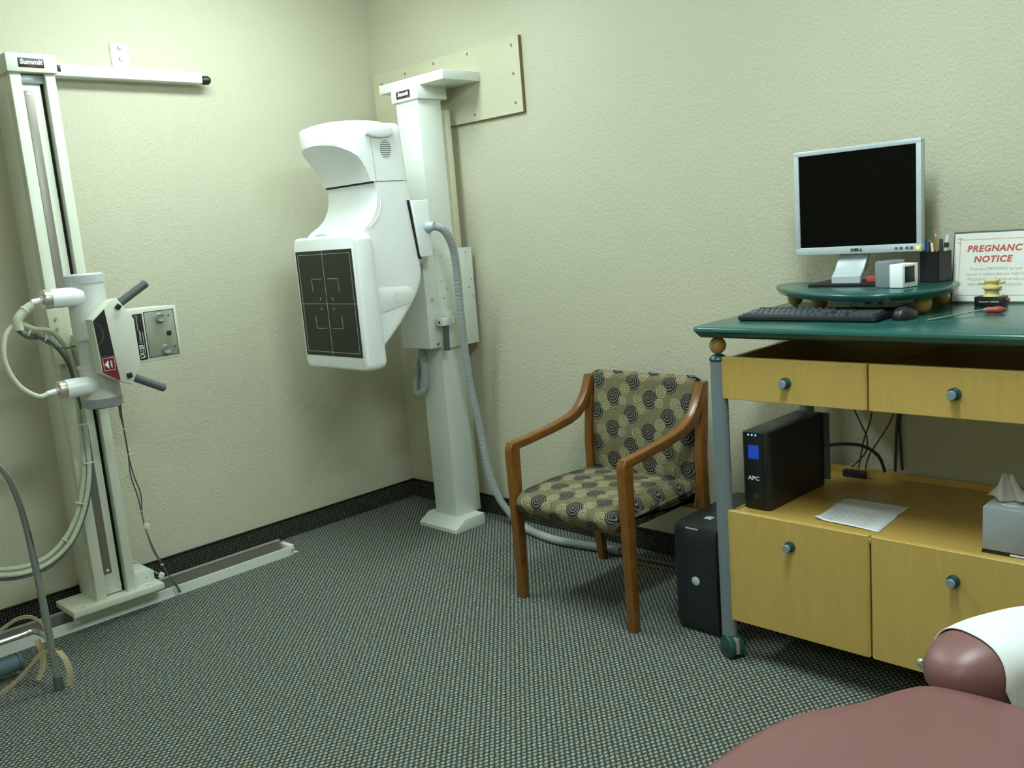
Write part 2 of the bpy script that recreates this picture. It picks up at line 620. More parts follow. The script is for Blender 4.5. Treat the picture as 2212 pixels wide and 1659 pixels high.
# ceiling fixtures the room light comes from: surface-mounted wraparound fluorescents, plus one added fill behind the camera
for i, (lx, ly, lp) in enumerate(LAMPS):
    t = thing('ceiling_light', (lx, ly, CEIL), 'wraparound fluorescent ceiling light ' + ('nearest the left wall', 'above the computer cart', 'added unseen behind the camera as fill')[i], 'light', 'ceiling lights')
    build(MB().box(lx - .14, lx + .14, ly - .61, ly + .61, CEIL - .035, CEIL), 'frame', M['white_en'], t, smooth=False)
    df = emis('fluorescent_lens', LIGHT_COL, LAMP_ON[i], (.8, .8, .8))
    build(MB().prism([(lx - .135, CEIL - .035), (lx - .13, CEIL - .075), (lx - .09, CEIL - .10), (lx + .09, CEIL - .10), (lx + .13, CEIL - .075), (lx + .135, CEIL - .035)], 1, ly - .60, ly + .60), 'diffuser', df, t, smooth=False)
    for y_ in (ly - .615, ly + .60):
        build(MB().box(lx - .14, lx + .14, y_, y_ + .015, CEIL - .102, CEIL), 'end_cap', M['white_en'], t, smooth=False)

# ================================================================== TUBE STAND (left)
# floor track
t = thing('floor_track', (.2, -1.7, 0), 'long white floor track with a grey guide rail along the left wall', 'track')
build(MB().prism([(.245, 0), (.255, 0), (.255, .043), (.245, .043)], 1, -2.75, -1.0).box(.10, .245, -2.75, -1.0, 0, .008), 'channel', M['white_en'], t)
gr_ = build(MB().prism([(.182, .008), (.200, .008), (.200, .072), (.182, .072)], 1, -2.75, -1.012), 'guide_rail', M['steel'], t, label='dark grey guide rail')
build(MB().prism([(.180, .072), (.202, .072), (.202, .0755), (.180, .0755)], 1, -2.75, -1.012), 'rail_cap', M['alu'], gr_, label='bright metal strip along the rail top')
e = MB().box(.17, .262, -1.0, -.975, 0, .052, .002)
build(e, 'end_plate', M['white_en'], t)
build(MB().cyl((.262, -.988, .028), (.266, -.988, .028), .006), 'screw', M['nickel'], t)
build(MB().box(.19, .245, -.975, -.945, 0, .004), 'end_tab', M['white_en'], t)

# wall rail
t = thing('wall_rail', (0, -1.37, 2.3), 'white horizontal guide rail fixed high on the left wall', 'rail')
build(MB().box(.0, .075, -1.748, -1.03, 2.262, 2.310, .004), 'rail', M['white_en'], t)
build(MB().box(.0, .006, -1.408, -1.327, 2.31, 2.425, .002), 'wall_bracket', M['white_en'], t)
for z in (2.405, 2.357):
    build(MB().lathe((.006, -1.367, z), (1, 0, 0), [(.010, 0), (.010, .003), (.006, .008), (0, .009)]), 'bolt', M['nickel'], t)
build(MB().lathe((.052, -1.03, 2.278), (.25, 1, 0), [(.014, 0), (.020, .01), (.020, .035), (.012, .045), (0, .045)]), 'end_plug', M['black'], t, label='black end plug')
build(MB().box(.072, .080, -1.668, -1.655, 2.278, 2.304, .002), 'stop_clip', M['black'], t)

# the stand
ST = thing('tube_stand', (.2, -1.84, .07), 'tall cream x-ray tube stand rolling on the floor track by the left wall', 'x-ray stand')
build(MB().box(.09, .245, -1.925, -1.76, .1, 2.23, .003), 'column', M['cream'], ST)
build(MB().box(.245, .29, -1.925, -1.885, .1, 2.23, .002), 'front_flange', M['cream'], ST)
build(MB().box(.245, .29, -1.797, -1.76, .1, 2.23, .002), 'front_flange', M['cream'], ST)
build(MB().box(.2451, .262, -1.884, -1.812, .11, 2.19, .001), 'cover_plate', M['cream'], ST)
build(MB().box(.2451, .250, -1.811, -1.798, .1, 2.2), 'slot', M['blackm'], ST, label='dark cable slot')
build(MB().box(.262, .266, -1.874, -1.842, .20, 2.165, .001), 'steel_strip', M['steel'], ST, label='brown-grey steel guide strip')
for z in (.215, 2.15):
    build(MB().lathe((.266, -1.858, z), (1, 0, 0), [(.006, 0), (.005, .002), (0, .003)], 12), 'screw', M['white_en'], ST)
build(MB().box(.2451, .272, -1.884, -1.798, 2.19, 2.222, .001), 'stop_block', M['greyband'], ST)
for y in (-1.87, -1.82):
    build(MB().lathe((.262, y, .135), (1, 0, 0), [(.010, 0), (.009, .003), (0, .004)], 14), 'screw', M['cream_d'], ST)
cap = build(MB().box(.07, .305, -1.935, -1.752, 2.226, 2.295, .004), 'top_cap', M['cream'], ST)
b = build(MB().box(.305, .3065, -1.893, -1.80, 2.243, 2.277, .001), 'badge', M['black'], cap, label='black name badge')
build(MB().box(.3066, .3072, -1.889, -1.804, 2.246, 2.249), 'badge_line', M['maroon_ink'], cap)
text('Summit', .0245, (.3068, -1.8465, 2.2625), (0, 1, 0), (0, 0, 1), M['whitetxt'], 'badge_lettering', cap, shear=.1, bold=.0009, sx=1.08)
# carriage foot on the track
build(MB().box(.115, .325, -2.035, -1.655, .078, .104, .003), 'base_plate', M['cream'], ST)
build(MB().box(.256, .268, -2.02, -1.67, .030, .078, .002), 'skirt', M['cream'], ST)
for (x, y) in ((.30, -1.985), (.30, -1.70), (.295, -1.715)):
    build(MB().lathe((x, y, .104), (0, 0, 1), [(.007, 0), (.006, .002), (0, .003)], 12), 'screw', M['nickel'], ST)
bx = build(MB().prism([(-1.76, .104), (-1.665, .104), (-1.665, .148), (-1.69, .16), (-1.76, .16)], 0, .13, .255, .002), 'motor_cover', M['white_en'], ST)
build(MB().lathe((.255, -1.70, .125), (1, 0, 0), [(.005, 0), (.004, .002), (0, .003)], 12), 'screw', M['nickel'], bx)
# carriage on column + arm
cg = build(MB().box(.29, .315, -1.925, -1.78, 1.04, 1.36, .003).box(.315, .355, -1.955, -1.90, 1.11, 1.33, .003).box(.315, .33, -1.90, -1.83, 1.05, 1.33, .002), 'carriage', M['cream_d'], ST)
for z in (1.29, 1.25, 1.17):
    build(MB().cyl((.355, -1.928, z), (.358, -1.928, z), .006, seg=14), 'screw', M['nickel'], cg)
build(MB().box(.315, .50, -1.875, -1.825, 1.10, 1.22, .006), 'arm', M['cream'], ST)
# x-ray tube
TX, TY = .56, -1.873
R0 = .068
tube_o = build(MB().lathe((TX, TY, .985), (0, 0, 1), [(R0, 0), (R0, .115), (R0 + .004, .118), (R0 + .004, .128), (R0 - .008, .131), (R0 - .008, .222), (R0 + .002, .225), (R0 + .002, .236), (R0, .24), (R0, .435)], 40), 'tube_housing', M['greytube'], ST)
build(MB().lathe((TX, TY, 1.42), (0, 0, 1), [(R0 + .002, 0), (R0 + .002, .030), (R0 - .006, .036), (R0 - .012, .033), (0, .033)], 40), 'end_band', M['silver'], tube_o, label='silver band round the upper end')
build(MB().lathe((TX, TY, .948), (0, 0, 1), [(0, 0), (R0 - .008, 0), (R0 + .002, .006), (R0 + .002, .037), (R0, .038)], 40), 'end_band', M['greyband'], tube_o, label='dark grey band round the lower end')
for zz, lb in ((1.376, 'upper'), (1.042, 'lower')):
    sk = build(MB().lathe((TX + .030, TY - .06, zz), (0.0, -1, 0), [(.035, -.03), (.036, .055), (.035, .078)], 32), 'cable_socket', M['white'], ST, label='white ' + lb + ' cable socket')
    build(MB().lathe((TX + .030, TY - .138, zz), (0, -1, 0), [(.0345, 0), (.0355, .004), (.0355, .024), (.031, .029), (.020, .029), (.020, .033), (0, .033)], 32), 'locking_ring', M['nickel'], sk, label='nickel locking ring')
    build(MB().cyl((TX + .030, TY - .165, zz), (TX + .035, TY - .205, zz - .004), .011, .010, 16), 'cable_boot', M['white'], sk)
# hexagonal control panel  (outline in y,z)
FX = .70
hexo = [(-1.919, 1.290), (-1.840, 1.352), (-1.818, 1.357), (-1.766, 1.274), (-1.765, 1.112), (-1.767, 1.104), (-1.808, 1.031), (-1.854, 1.052), (-1.912, 1.089)]
pn = build(MB().prism(hexo, 0, FX - .065, FX, .003), 'control_panel', M['cream'], ST)
build(MB().prism([(-1.916, 1.284), (-1.870, 1.322), (-1.868, 1.30), (-1.858, 1.15), (-1.909, 1.15)], 0, FX, FX + .0012), 'dial_window', M['black'], pn, label='black dial window')
build(MB().prism([(-1.909, 1.149), (-1.858, 1.149), (-1.850, 1.056), (-1.856, 1.056), (-1.909, 1.092)], 0, FX, FX + .0012), 'logo_field', M['maroon_ink'], pn, label='maroon logo field')
lg = MB()
lw = .0012
for a, c, d, f_ in ((-1.903, -1.862, 1.143, 1.143 + lw), (-1.903, -1.862, 1.098, 1.098 + lw), (-1.903, -1.903 + lw, 1.098, 1.144), (-1.862, -1.862 + lw, 1.098, 1.144)):
    lg.box(FX + .0012, FX + .0016, a, c, d, f_)
lg.prism([(-1.899, 1.120), (-1.884, 1.136), (-1.884, 1.104)], 0, FX + .0012, FX + .0016)
build(lg, 'logo', M['whitetxt'], pn, smooth=False)
text('SUMMIT', .0085, (FX + .0014, -1.8745, 1.120), (0, 0, -1), (0, 1, 0), M['whitetxt'], 'logo_lettering', pn, sx=.85, bold=.0003)
dl = MB()
for k in range(11):
    an = -1.0 + 2.0 * k / 10
    yc, zc, r = -1.935, 1.235, .045
    dl.prism([(yc + r * math.cos(an) - .0005, zc + r * math.sin(an)), (yc + (r + .006) * math.cos(an), zc + (r + .006) * math.sin(an)), (yc + (r + .006) * math.cos(an), zc + (r + .006) * math.sin(an) + .0011), (yc + r * math.cos(an), zc + r * math.sin(an) + .0011)], 0, FX + .0012, FX + .0016)
build(dl, 'dial_scale', M['mark'], pn, smooth=False)
for (y, z) in ((-1.819, 1.326), (-1.816, 1.068)):
    rot = Matrix.Translation((FX, y, z)) @ Matrix.Rotation(math.radians(45 if z > 1.2 else 8), 4, 'X')
    build(MB().box(0, .010, -.009, .009, -.009, .009, .001, mat=rot), 'push_button', M['black'], pn)
for p0, p1 in (((.675, -1.822, 1.325), (.685, -1.692, 1.402)), ((.675, -1.822, 1.072), (.685, -1.681, .992))):
    v = (Vector(p1) - Vector(p0))
    ln = v.length
    build(MB().lathe(p0, v, [(.0152, 0), (.0152, ln - .005), (.011, ln), (0, ln)], 20), 'handle', M['gripgrey'], ST, label='grey rubber steering handle')
# collimator
co = build(MB().prism([(.625, -1.82), (.625, -1.566), (.615, -1.566), (.50, -1.625), (.50, -1.82)], 2, 1.096, 1.303, .002), 'collimator', M['cream'], ST)
build(MB().box(.625, .6262, -1.696, -1.578, 1.112, 1.289, .001), 'face_plate', M['facep'], co, label='olive-grey dial face')
build(MB().box(.625, .6264, -1.742, -1.704, 1.108, 1.286, .001), 'name_strip', M['black'], co, label='black name strip')
fr = MB()
for a, c, d, f_ in ((-1.697, -1.577, 1.288, 1.290), (-1.697, -1.577, 1.111, 1.113), (-1.6975, -1.6955, 1.112, 1.289), (-1.579, -1.577, 1.112, 1.289)):
    fr.box(.6255, .6267, a, c, d, f_)
build(fr, 'face_border', M['black'], co, smooth=False)
text('LX125', .022, (.6268, -1.723, 1.114), (0, 0, 1), (0, -1, 0), M['whitetxt'], 'model_lettering', co, bold=.0006, align='LEFT', sx=.9)
text('Collimator', .013, (.6268, -1.723, 1.168), (0, 0, 1), (0, -1, 0), M['whitetxt'], 'model_lettering', co, shear=.3, align='LEFT', sx=.95)
build(MB().box(.6264, .6268, -1.712, -1.7105, 1.115, 1.215).box(.6264, .6268, -1.728, -1.7265, 1.222, 1.28), 'label_line', M['whitetxt'], co, smooth=False)
for (y, z) in ((-1.637, 1.262), (-1.629, 1.135)):
    kb = build(MB().lathe((.626, y, z), (1, 0, 0), [(.0185, 0), (.0165, .004), (.0155, .016), (.0145, .018), (.012, .0175), (0, .0165)], 36), 'dial_knob', M['alu'], co, label='silver dial knob')
    sc = MB()
    for k in range(17):
        an = 2 * PI * k / 17
        sc.box(0, .0004, .022, .027, -.0005, .0005, mat=Matrix.Translation((.6263, y, z)) @ Matrix.Rotation(an, 4, 'X'))
    build(sc, 'dial_ticks', M['gripgrey'], co, smooth=False)
build(MB().box(.626, .634, -1.616, -1.600, 1.190, 1.206, .001), 'push_button', M['black'], co)
for (y, z, s_) in ((-1.60, 1.265, 'W'), (-1.592, 1.142, 'H')):
    sq_ = MB()
    for k in (-1, 1):
        sq_.box(.6262, .6266, y + k * .0022 - .0012, y + k * .0022 + .0012, z - .0038, z + .0038)
    build(sq_, 'dial_symbol', M['black'], co, smooth=False)
    ar_ = MB()
    kz, ky = (1.262, -1.637) if z > 1.2 else (1.135, -1.629)
    for rr_ in (.024, .030, .036):
        for k in range(22):
            an = math.radians((150 if z > 1.2 else -20) + 200 * k / 22)
            ar_.box(0, .0003, rr_, rr_ + .0006, -.0018, .0018, mat=Matrix.Translation((.6263, ky, kz)) @ Matrix.Rotation(an, 4, 'X'))
    build(ar_, 'dial_arcs', M['gripgrey'], co, smooth=False)
# cables of the stand
build(MB().tube([(TX + .035, TY - .20, 1.372), (.60, -2.10, 1.355), (.60, -2.135, 1.315), (.585, -2.13, 1.275), (.55, -2.09, 1.262), (.47, -2.0, 1.225), (.40, -1.925, 1.12), (.36, -1.90, .98), (.335, -1.895, .86), (.325, -1.90, .70), (.325, -1.925, .59), (.325, -1.96, .50), (.33, -2.02, .42), (.33, -2.10, .365), (.33, -2.20, .355), (.34, -2.32, .39), (.35, -2.50, .46)], .0095, 12), 'high_tension_cable', M['cablew'], ST, label='cream high-tension cable')
build(MB().tube([(TX + .035, TY - .20, 1.038), (.60, -2.11, 1.035), (.60, -2.16, 1.075), (.60, -2.192, 1.14), (.60, -2.198, 1.21), (.595, -2.175, 1.275), (.59, -2.13, 1.30), (.57, -2.075, 1.275), (.48, -1.985, 1.245), (.41, -1.915, 1.14), (.375, -1.89, .98), (.35, -1.882, .86), (.342, -1.887, .70), (.342, -1.91, .59), (.342, -1.95, .488), (.347, -2.01, .402), (.347, -2.10, .345), (.347, -2.20, .335), (.357, -2.32, .37), (.367, -2.50, .44)], .0095, 12), 'high_tension_cable', M['cablew'], ST, label='cream high-tension cable looping down to the lower socket')
build(MB().tube([(.60, -2.08, 1.372), (.605, -2.12, 1.345), (.60, -2.145, 1.30), (.58, -2.11, 1.252), (.50, -2.02, 1.225), (.42, -1.935, 1.13), (.385, -1.905, .99), (.345, -1.876, .86), (.337, -1.878, .70), (.337, -1.895, .60), (.335, -1.94, .48), (.34, -2.01, .385), (.34, -2.10, .325), (.34, -2.22, .32), (.35, -2.36, .365), (.36, -2.5, .42)], .006, 10), 'ground_cable', M['cableg'], ST, label='dark grey wire beside the cream cables')
build(MB().tube([(.602, -2.078, 1.362), (.60, -2.105, 1.346), (.60, -2.135, 1.315), (.598, -2.135, 1.28)], .017, 12), 'cable_sleeve', M['cream_d'], ST)
build(MB().tube([(.56, -2.075, 1.255), (.54, -2.03, 1.215), (.54, -1.98, 1.19), (.53, -1.93, 1.19)], .003, 8), 'loose_wire', M['cableg'], ST)
for p, d in (((.60, -2.105, 1.347), (0, -1, -.9)), ((.57, -2.10, 1.268), (-.2, 1, -.4)), ((.50, -2.03, 1.235), (-.5, 1, -.4)), ((.345, -1.89, .86), (0, 0, 1)), ((.335, -1.888, .70), (0, 0, 1)), ((.333, -1.945, .545), (0, .45, 1)), ((.336, -2.02, .41), (0, 1, 1))):
    d = Vector(d).normalized()
    q = Vector(p)
    build(MB().lathe(q - d * .0025, d, [(.0185, 0), (.0195, .001), (.0195, .004), (.0185, .005)], 18), 'cable_tie', M['white_en'], ST)
# thin control wire hanging from tube
for dy in (0, 1):
    o_ = .006 * dy
    build(MB().tube([(.52, -1.80 + o_, .955), (.50, -1.796 + o_, .90), (.46, -1.775, .83), (.36, -1.735, .70), (.31, -1.72 + o_ * 2, .60), (.27, -1.69 + o_ * 2.5, .50), (.25, -1.675, .40), (.255, -1.67, .33), (.275, -1.655 - o_, .24), (.285, -1.635, .17), (.285, -1.61, .10), (.282, -1.592 + o_, .06), (.283, -1.578 + o_, .022), (.285, -1.588, .035)], .0028, 8), 'control_wire', M['cableg'], ST)
build(MB().box(-.012, .012, -.002, .002, -.013, .013, .001, mat=Matrix.Translation((.262, -1.668, .352)) @ Matrix.Rotation(math.radians(45), 4, 'Z') @ Matrix.Rotation(.4, 4, 'Y')), 'wire_label', M['paper'], ST)
build(MB().box(-.011, .011, -.004, .004, -.013, .013, .001, mat=Matrix.Translation((.25, -1.632, .112)) @ Matrix.Rotation(math.radians(45), 4, 'Z') @ Matrix.Rotation(.5, 4, 'Y')), 'wire_connector', M['noticep'], ST)
build(MB().tube([(.14, -1.755, .20), (.13, -1.70, .175), (.17, -1.66, .14), (.24, -1.635, .115)], .0022, 8), 'connector_wire', M['cablew'], ST)
for (x, y, z) in ((.455, -1.773, .825), (.36, -1.735, .70), (.25, -1.676, .42), (.285, -1.636, .17)):
    build(MB().cyl((x, y, z), (x, y, z + .003), .007, seg=12), 'wire_tie', M['white_en'], ST)

# ================================================================== PLYWOOD BACKBOARD
PB = thing('plywood_board', (.6, 0, 2.0), 'cream painted plywood board screwed to the back wall behind the tall post', 'board')
build(MB().box(.03, 1.125, -.017, 0, 2.015, 2.352), 'panel', M['ply'], PB, smooth=False)
build(MB().box(1.125, 1.128, -.0175, 0, 2.015, 2.352).box(.03, 1.125, -.0175, 0, 2.0135, 2.015), 'cut_edge', M['plyedge'], PB, smooth=False, label='raw brown plywood edge')
for (x, z) in ((1.08, 2.315), (1.08, 2.19), (1.08, 2.06), (.78, 2.33), (.53, 2.33), (.30, 2.32), (.10, 2.30), (.10, 2.08), (.80, 2.045)):
    build(MB().lathe((x, -.017, z), (0, -1, 0), [(.007, 0), (.006, .002), (.003, .003), (0, .001)], 12), 'screw', M['steel'], PB)

# ================================================================== DETECTOR STAND (corner)
DS = thing('detector_stand', (.59, -.2, 0), 'tall white post stand by the back wall carrying the black-faced detector', 'x-ray stand')
build(MB().box(.51, .675, -.265, -.12, .05, 2.135, .003), 'post', M['white_en'], DS)
build(MB().box(.60, .662, -.12, -.085, .05, 2.085, .002), 'rear_channel', M['cream_d'], DS, label='tan rear channel')
build(MB().box(.60, .668, -.092, -.060, .95, 2.085, .002), 'wood_batten', M['ply'], DS)
cp = build(MB().box(.49, .69, -.275, -.09, 2.13, 2.195, .004), 'top_cap', M['white_en'], DS)
build(MB().box(.533, .636, -.2765, -.275, 2.145, 2.180, .0005), 'badge', M['black'], cp, label='black name badge')
build(MB().box(.536, .633, -.2772, -.2765, 2.148, 2.151), 'badge_line', M['maroon_ink'], cp)
text('Summit', .027, (.5845, -.277, 2.165), (1, 0, 0), (0, 0, 1), M['whitetxt'], 'badge_lettering', cp, shear=.15, bold=.001, sx=.95)
build(MB().box(.375, .858, -.255, -.018, 2.192, 2.236, .004), 'wall_plate', M['white_en'], DS)
# foot: sloped front
build(MB().prism([(-.338, 0), (-.139, 0), (-.139, .058), (-.272, .058), (-.338, .018)], 0, .455, .745, .002), 'foot', M['white_en'], DS)
# carriage
cr = build(MB().box(.48, .70, -.352, -.275, .942, 1.392, .004).box(.47, .48, -.275, -.11, .942, 1.392, .003), 'carriage', M['white_en'], DS)
sp_ = build(MB().box(.690, .700, -.275, -.032, .932, 1.416, .002), 'side_plate', M['white_en'], DS)
build(MB().box(.688, .701, -.033, -.028, .932, 1.416, .001), 'plate_edge', M['cream_d'], sp_)
for (y, z) in ((-.235, 1.385), (-.07, 1.390), (-.245, 1.262), (-.045, 1.255), (-.21, 1.225), (-.065, 1.215), (-.042, 1.17), (-.235, 1.18)):
    build(MB().lathe((.700, y, z), (1, 0, 0), [(.0045, 0), (.004, .002), (0, .003)], 10), 'screw', M['greyband'], sp_)
for (y, z) in ((-.315, 1.18), (-.305, .962)):
    build(MB().lathe((.700, y, z), (1, 0, 0), [(.008, 0), (.008, .004), (.005, .008), (0, .009)], 14), 'bolt', M['chrome'], cr)
bk = build(MB().box(.700, .712, -.245, -.178, 1.058, 1.108, .002).box(.712, .765, -.315, -.252, 1.052, 1.090, .003).box(.700, .765, -.262, -.24, 1.056, 1.090, .002), 'brake_block', M['white_en'], DS)
build(MB().cyl((.765, -.272, 1.071), (.768, -.272, 1.071), .014), 'knob_disc', M['silver'], bk)
build(MB().cyl((.74, -.3155, 1.069), (.74, -.317, 1.069), .006), 'screw_hole', M['black'], bk)
for (y, z) in ((-.195, 1.097), (-.195, 1.068)):
    build(MB().lathe((.712, y, z), (1, 0, 0), [(.004, 0), (.003, .002), (0, .0025)], 10), 'screw', M['greyband'], bk)
build(MB().lathe((.742, -.277, 1.053), (0, -.06, -1), [(.0145, 0), (.0145, .118), (.011, .124), (0, .124)], 20), 'brake_grip', M['gripgrey'], DS, label='dark grey hanging brake grip')
# mounting arm + swivel cover
build(MB().box(.50, .735, -.50, -.34, 1.36, 1.62, .01), 'mounting_arm', M['white_en'], DS)
build(MB().prism([(-.478, 1.653), (-.462, 1.653), (-.375, 1.653), (-.373, 1.398), (-.385, 1.392), (-.44, 1.392), (-.448, 1.398)], 0, .735, .815, .006, 3), 'swivel_cover', M['white'], DS)
build(MB().prism([(-.492, 1.655), (-.480, 1.655), (-.440, 1.386), (-.456, 1.386)], 0, .735, .806), 'cover_gap', M['blackm'], DS, label='dark gap beside the swivel cover')

# detector head body -------------------------------------------------


def plan(z, xl, xr, yf, bow, yb, rc=0.025, cut=-9.0, pw=3.4):
    """closed outline of the head at height z; cut = how far forward the plain scooped surface lets it come"""
    pts = []
    if cut > yf + bow:
        sstar = 0.999
    elif cut <= yf:
        sstar = 0.0
    else:
        sstar = ((cut - yf) / bow) ** (1 / pw)
    us = [1 - (1 - sstar) * k / 10 for k in range(11)]
    ss = [-q for q in us] + [sstar * (-1 + 2 * k / 9) for k in range(1, 9)] + us[::-1]
    for q in ss:
        x = (xl + xr) / 2 + (xr - xl) / 2 * q
        y = yf + bow * abs(q) ** pw
        pts.append((x, max(y, cut), z))
    yr = max(yf + bow, cut)
    for k in range(1, 6):
        pts.append((xr, yr + (yb - rc - yr) * k / 5, z))
    for k in range(1, 5):
        a = PI / 2 * k / 4
        pts.append((xr - rc + rc * math.cos(a), yb - rc + rc * math.sin(a), z))
    pts.append(((xl + xr) / 2, yb, z))
    for k in range(0, 4):
        a = PI / 2 + PI / 2 * k / 4
        pts.append((xl + rc + rc * math.cos(a), yb - rc + rc * math.sin(a), z))
    for k in range(0, 5):
        pts.append((xl, yb - rc + (yr - yb + rc) * k / 5, z))
    return pts


XL, XR = .415, .80
low = [  # z, xl, yf, bow, yb
    (.968, .46, -.745, 0, -.725), (1.00, .44, -.745, 0, -.705), (1.05, .42, -.745, 0, -.645), (1.10, .41, -.745, 0, -.588),
    (1.15, .41, -.745, 0, -.540), (1.19, .41, -.745, 0, -.503), (1.24, .41, -.745, 0, -.465), (1.285, .41, -.745, 0, -.442),
    (1.32, .40, -.745, 0, -.434), (1.40, .39, -.745, 0, -.436), (1.46, .37, -.750, 0, -.440), (1.51, .36, -.757, 0, -.446),
    (1.530, .36, -.750, 0, -.448), (1.545, .37, -.738, 0, -.449), (1.572, .39, -.702, 0, -.451), (1.60, .405, -.680, 0, -.453),
    (1.64, .415, -.662, 0, -.456), (1.68, .42, -.655, 0, -.459), (1.715, .425, -.656, 0, -.462), (1.742, .43, -.664, 0, -.464)]
rings = [plan(z, xl, XR, yf, bow, yb) for z, xl, yf, bow, yb in low]
hd = build(MB().loft(rings), 'head_body', M['white'], DS, ang=50)
cuts = [(1.745, -.680), (1.77, -.688), (1.80, -.700), (1.83, -.717), (1.855, -.738), (1.875, -.762), (1.892, -.790), (1.903, -.812), (1.912, -.835), (1.916, -9)]
rings = []
for z, ct in cuts + [(1.95, -9), (1.980, -9), (1.992, -9), (1.998, -9)]:
    f_ = max(0, z - 1.745) / .25
    ins = .012 if z > 1.997 else (.004 if z > 1.99 else 0)
    rings.append(plan(z, .430 - .018 * min(1, f_) + ins, XR + .001 - ins, -.838 + ins, .104, -.465 - .018 * f_ - ins, cut=ct))
build(MB().loft(rings), 'head_cover', M['white'], DS, ang=32)
lid = []
for h, f_ in ((0, 1.0), (.008, .985), (.013, .93), (.016, .80), (.017, .4), (.017, .02)):
    lid.append([(.607 + .175 * f_ * math.copysign(abs(math.cos(a)) ** .7, math.cos(a)), -.655 + .150 * f_ * math.copysign(abs(math.sin(a)) ** .8, math.sin(a)), 1.996 + h) for a in [2 * PI * k / 40 for k in range(40)]])
build(MB().loft(lid), 'top_lid', M['white'], DS)
# side details on the +x face
build(MB().prism([(-.69, 1.986), (-.69, 1.945), (-.655, 1.934), (-.615, 1.930), (-.570, 1.934), (-.542, 1.945), (-.542, 1.986)], 0, .80, .818, .008, 3), 'side_bulge', M['white'], DS)
vt = build(MB().loft([[(px, -.584 + .034 * f_ * math.cos(a), 1.885 + .042 * f_ * math.sin(a)) for a in [2 * PI * k / 32 for k in range(32)]] for f_, px in ((1.05, .800), (1.0, .8025), (.02, .8025))]), 'speaker_vent', M['white'], DS)
sl = MB()
for k in range(9):
    zz = 1.885 + (k - 4) * .0084
    hw = .031 * math.sqrt(max(0.05, 1 - ((k - 4) / 4.6) ** 2))
    sl.box(.8026, .8032, -.584 - hw, -.584 + hw, zz - .0014, zz + .0014)
build(sl, 'vent_slots', M['gripgrey'], vt, smooth=False, label='dark vent slots')
# seam lines
build(MB().prism([(-.662, 1.742), (-.650, 1.742), (-.650, 1.745), (-.662, 1.745)], 0, .800, .8015).prism([(-.652, 1.742), (-.6505, 1.742), (-.659, 1.93), (-.6605, 1.93)], 0, .801, .8018), 'seam', M['greyband'], DS, smooth=False)
build(MB().prism([(-.665, 1.737), (-.6655, 1.737), (-.6775, 1.748), (-.665, 1.748)], 0, .432, .799), 'cover_joint', M['blackm'], DS, smooth=False)
ap = build(MB().prism([(-.74, 1.262), (-.74, 1.166), (-.685, 1.165), (-.53, 1.190), (-.508, 1.215), (-.503, 1.243), (-.522, 1.264), (-.56, 1.270), (-.69, 1.276)], 0, .798, .8012, .0008), 'access_panel', M['white'], DS)
arc = [(.8012, -.600 + .016 * math.cos(a), 1.222 + .021 * math.sin(a)) for a in [math.radians(60 + 240 * k / 16) for k in range(17)]]
build(MB().tube(arc, .0015, 8, 1), 'finger_recess', M['silver'], ap)
build(MB().prism([(-.685, 1.1645), (-.53, 1.1895), (-.53, 1.191), (-.685, 1.1665)], 0, .8, .8016), 'panel_joint', M['greyband'], ap, smooth=False)
sk = MB()
pts = [(-.657, 1.70), (-.650, 1.66), (-.660, 1.615), (-.688, 1.575), (-.726, 1.545)]
sk.tube([(.8005, y + .012, z) for y, z in pts], .0016, 8)
build(sk, 'side_ridge', M['white'], DS)
build(MB().sphere((.505, -.775, 1.515), .05, 1.0, .5, .42), 'blue_knob', M['hosefit'], DS, label='pale blue-grey knob above the detector')
# detector panel


def rrect(x0, x1, z0, z1, r, y, n=6):
    out = []
    for cx, cz, a0 in ((x1 - r, z1 - r, 0), (x0 + r, z1 - r, 90), (x0 + r, z0 + r, 180), (x1 - r, z0 + r, 270)):
        for k in range(n + 1):
            a = math.radians(a0 + 90 * k / n)
            out.append((cx + r * math.cos(a), y, cz + r * math.sin(a)))
    return out


rings = []
for y, ins in ((-.8235, .010), (-.821, .004), (-.814, .000), (-.79, -.002), (-.76, -.001), (-.738, .004), (-.728, .012), (-.722, .03)):
    rr = rrect(.334 + ins, .838 - ins, .918 + ins, 1.522 - ins, .030, y)
    # the rear lip swells a little towards the bottom
    rr = [(x, yy + (max(0, (1.3 - z)) * .035 if y > -.80 else 0), z) for x, yy, z in rr]
    rings.append(rr)
dt = build(MB().loft(rings), 'detector_housing', M['white'], DS, ang=45)
AX0, AX1, AZ0, AZ1 = .350, .800, .978, 1.462
YF = -.8236
fc = build(MB().box(AX0, AX1, YF - .0012, YF, AZ0, AZ1), 'detector_face', M['panelblk'], dt, smooth=False, label='black detector face')
mk = MB()
yq0, yq1 = YF - .0018, YF - .0012
lw = .0016


def hl(x0, x1, z):
    mk.box(x0, x1, yq0, yq1, z - lw / 2, z + lw / 2)


def vl(x, z0, z1):
    mk.box(x - lw / 2, x + lw / 2, yq0, yq1, z0, z1)


def ux(u):
    return AX0 + (AX1 - AX0) * u


def vz(v):
    return AZ1 - (AZ1 - AZ0) * v


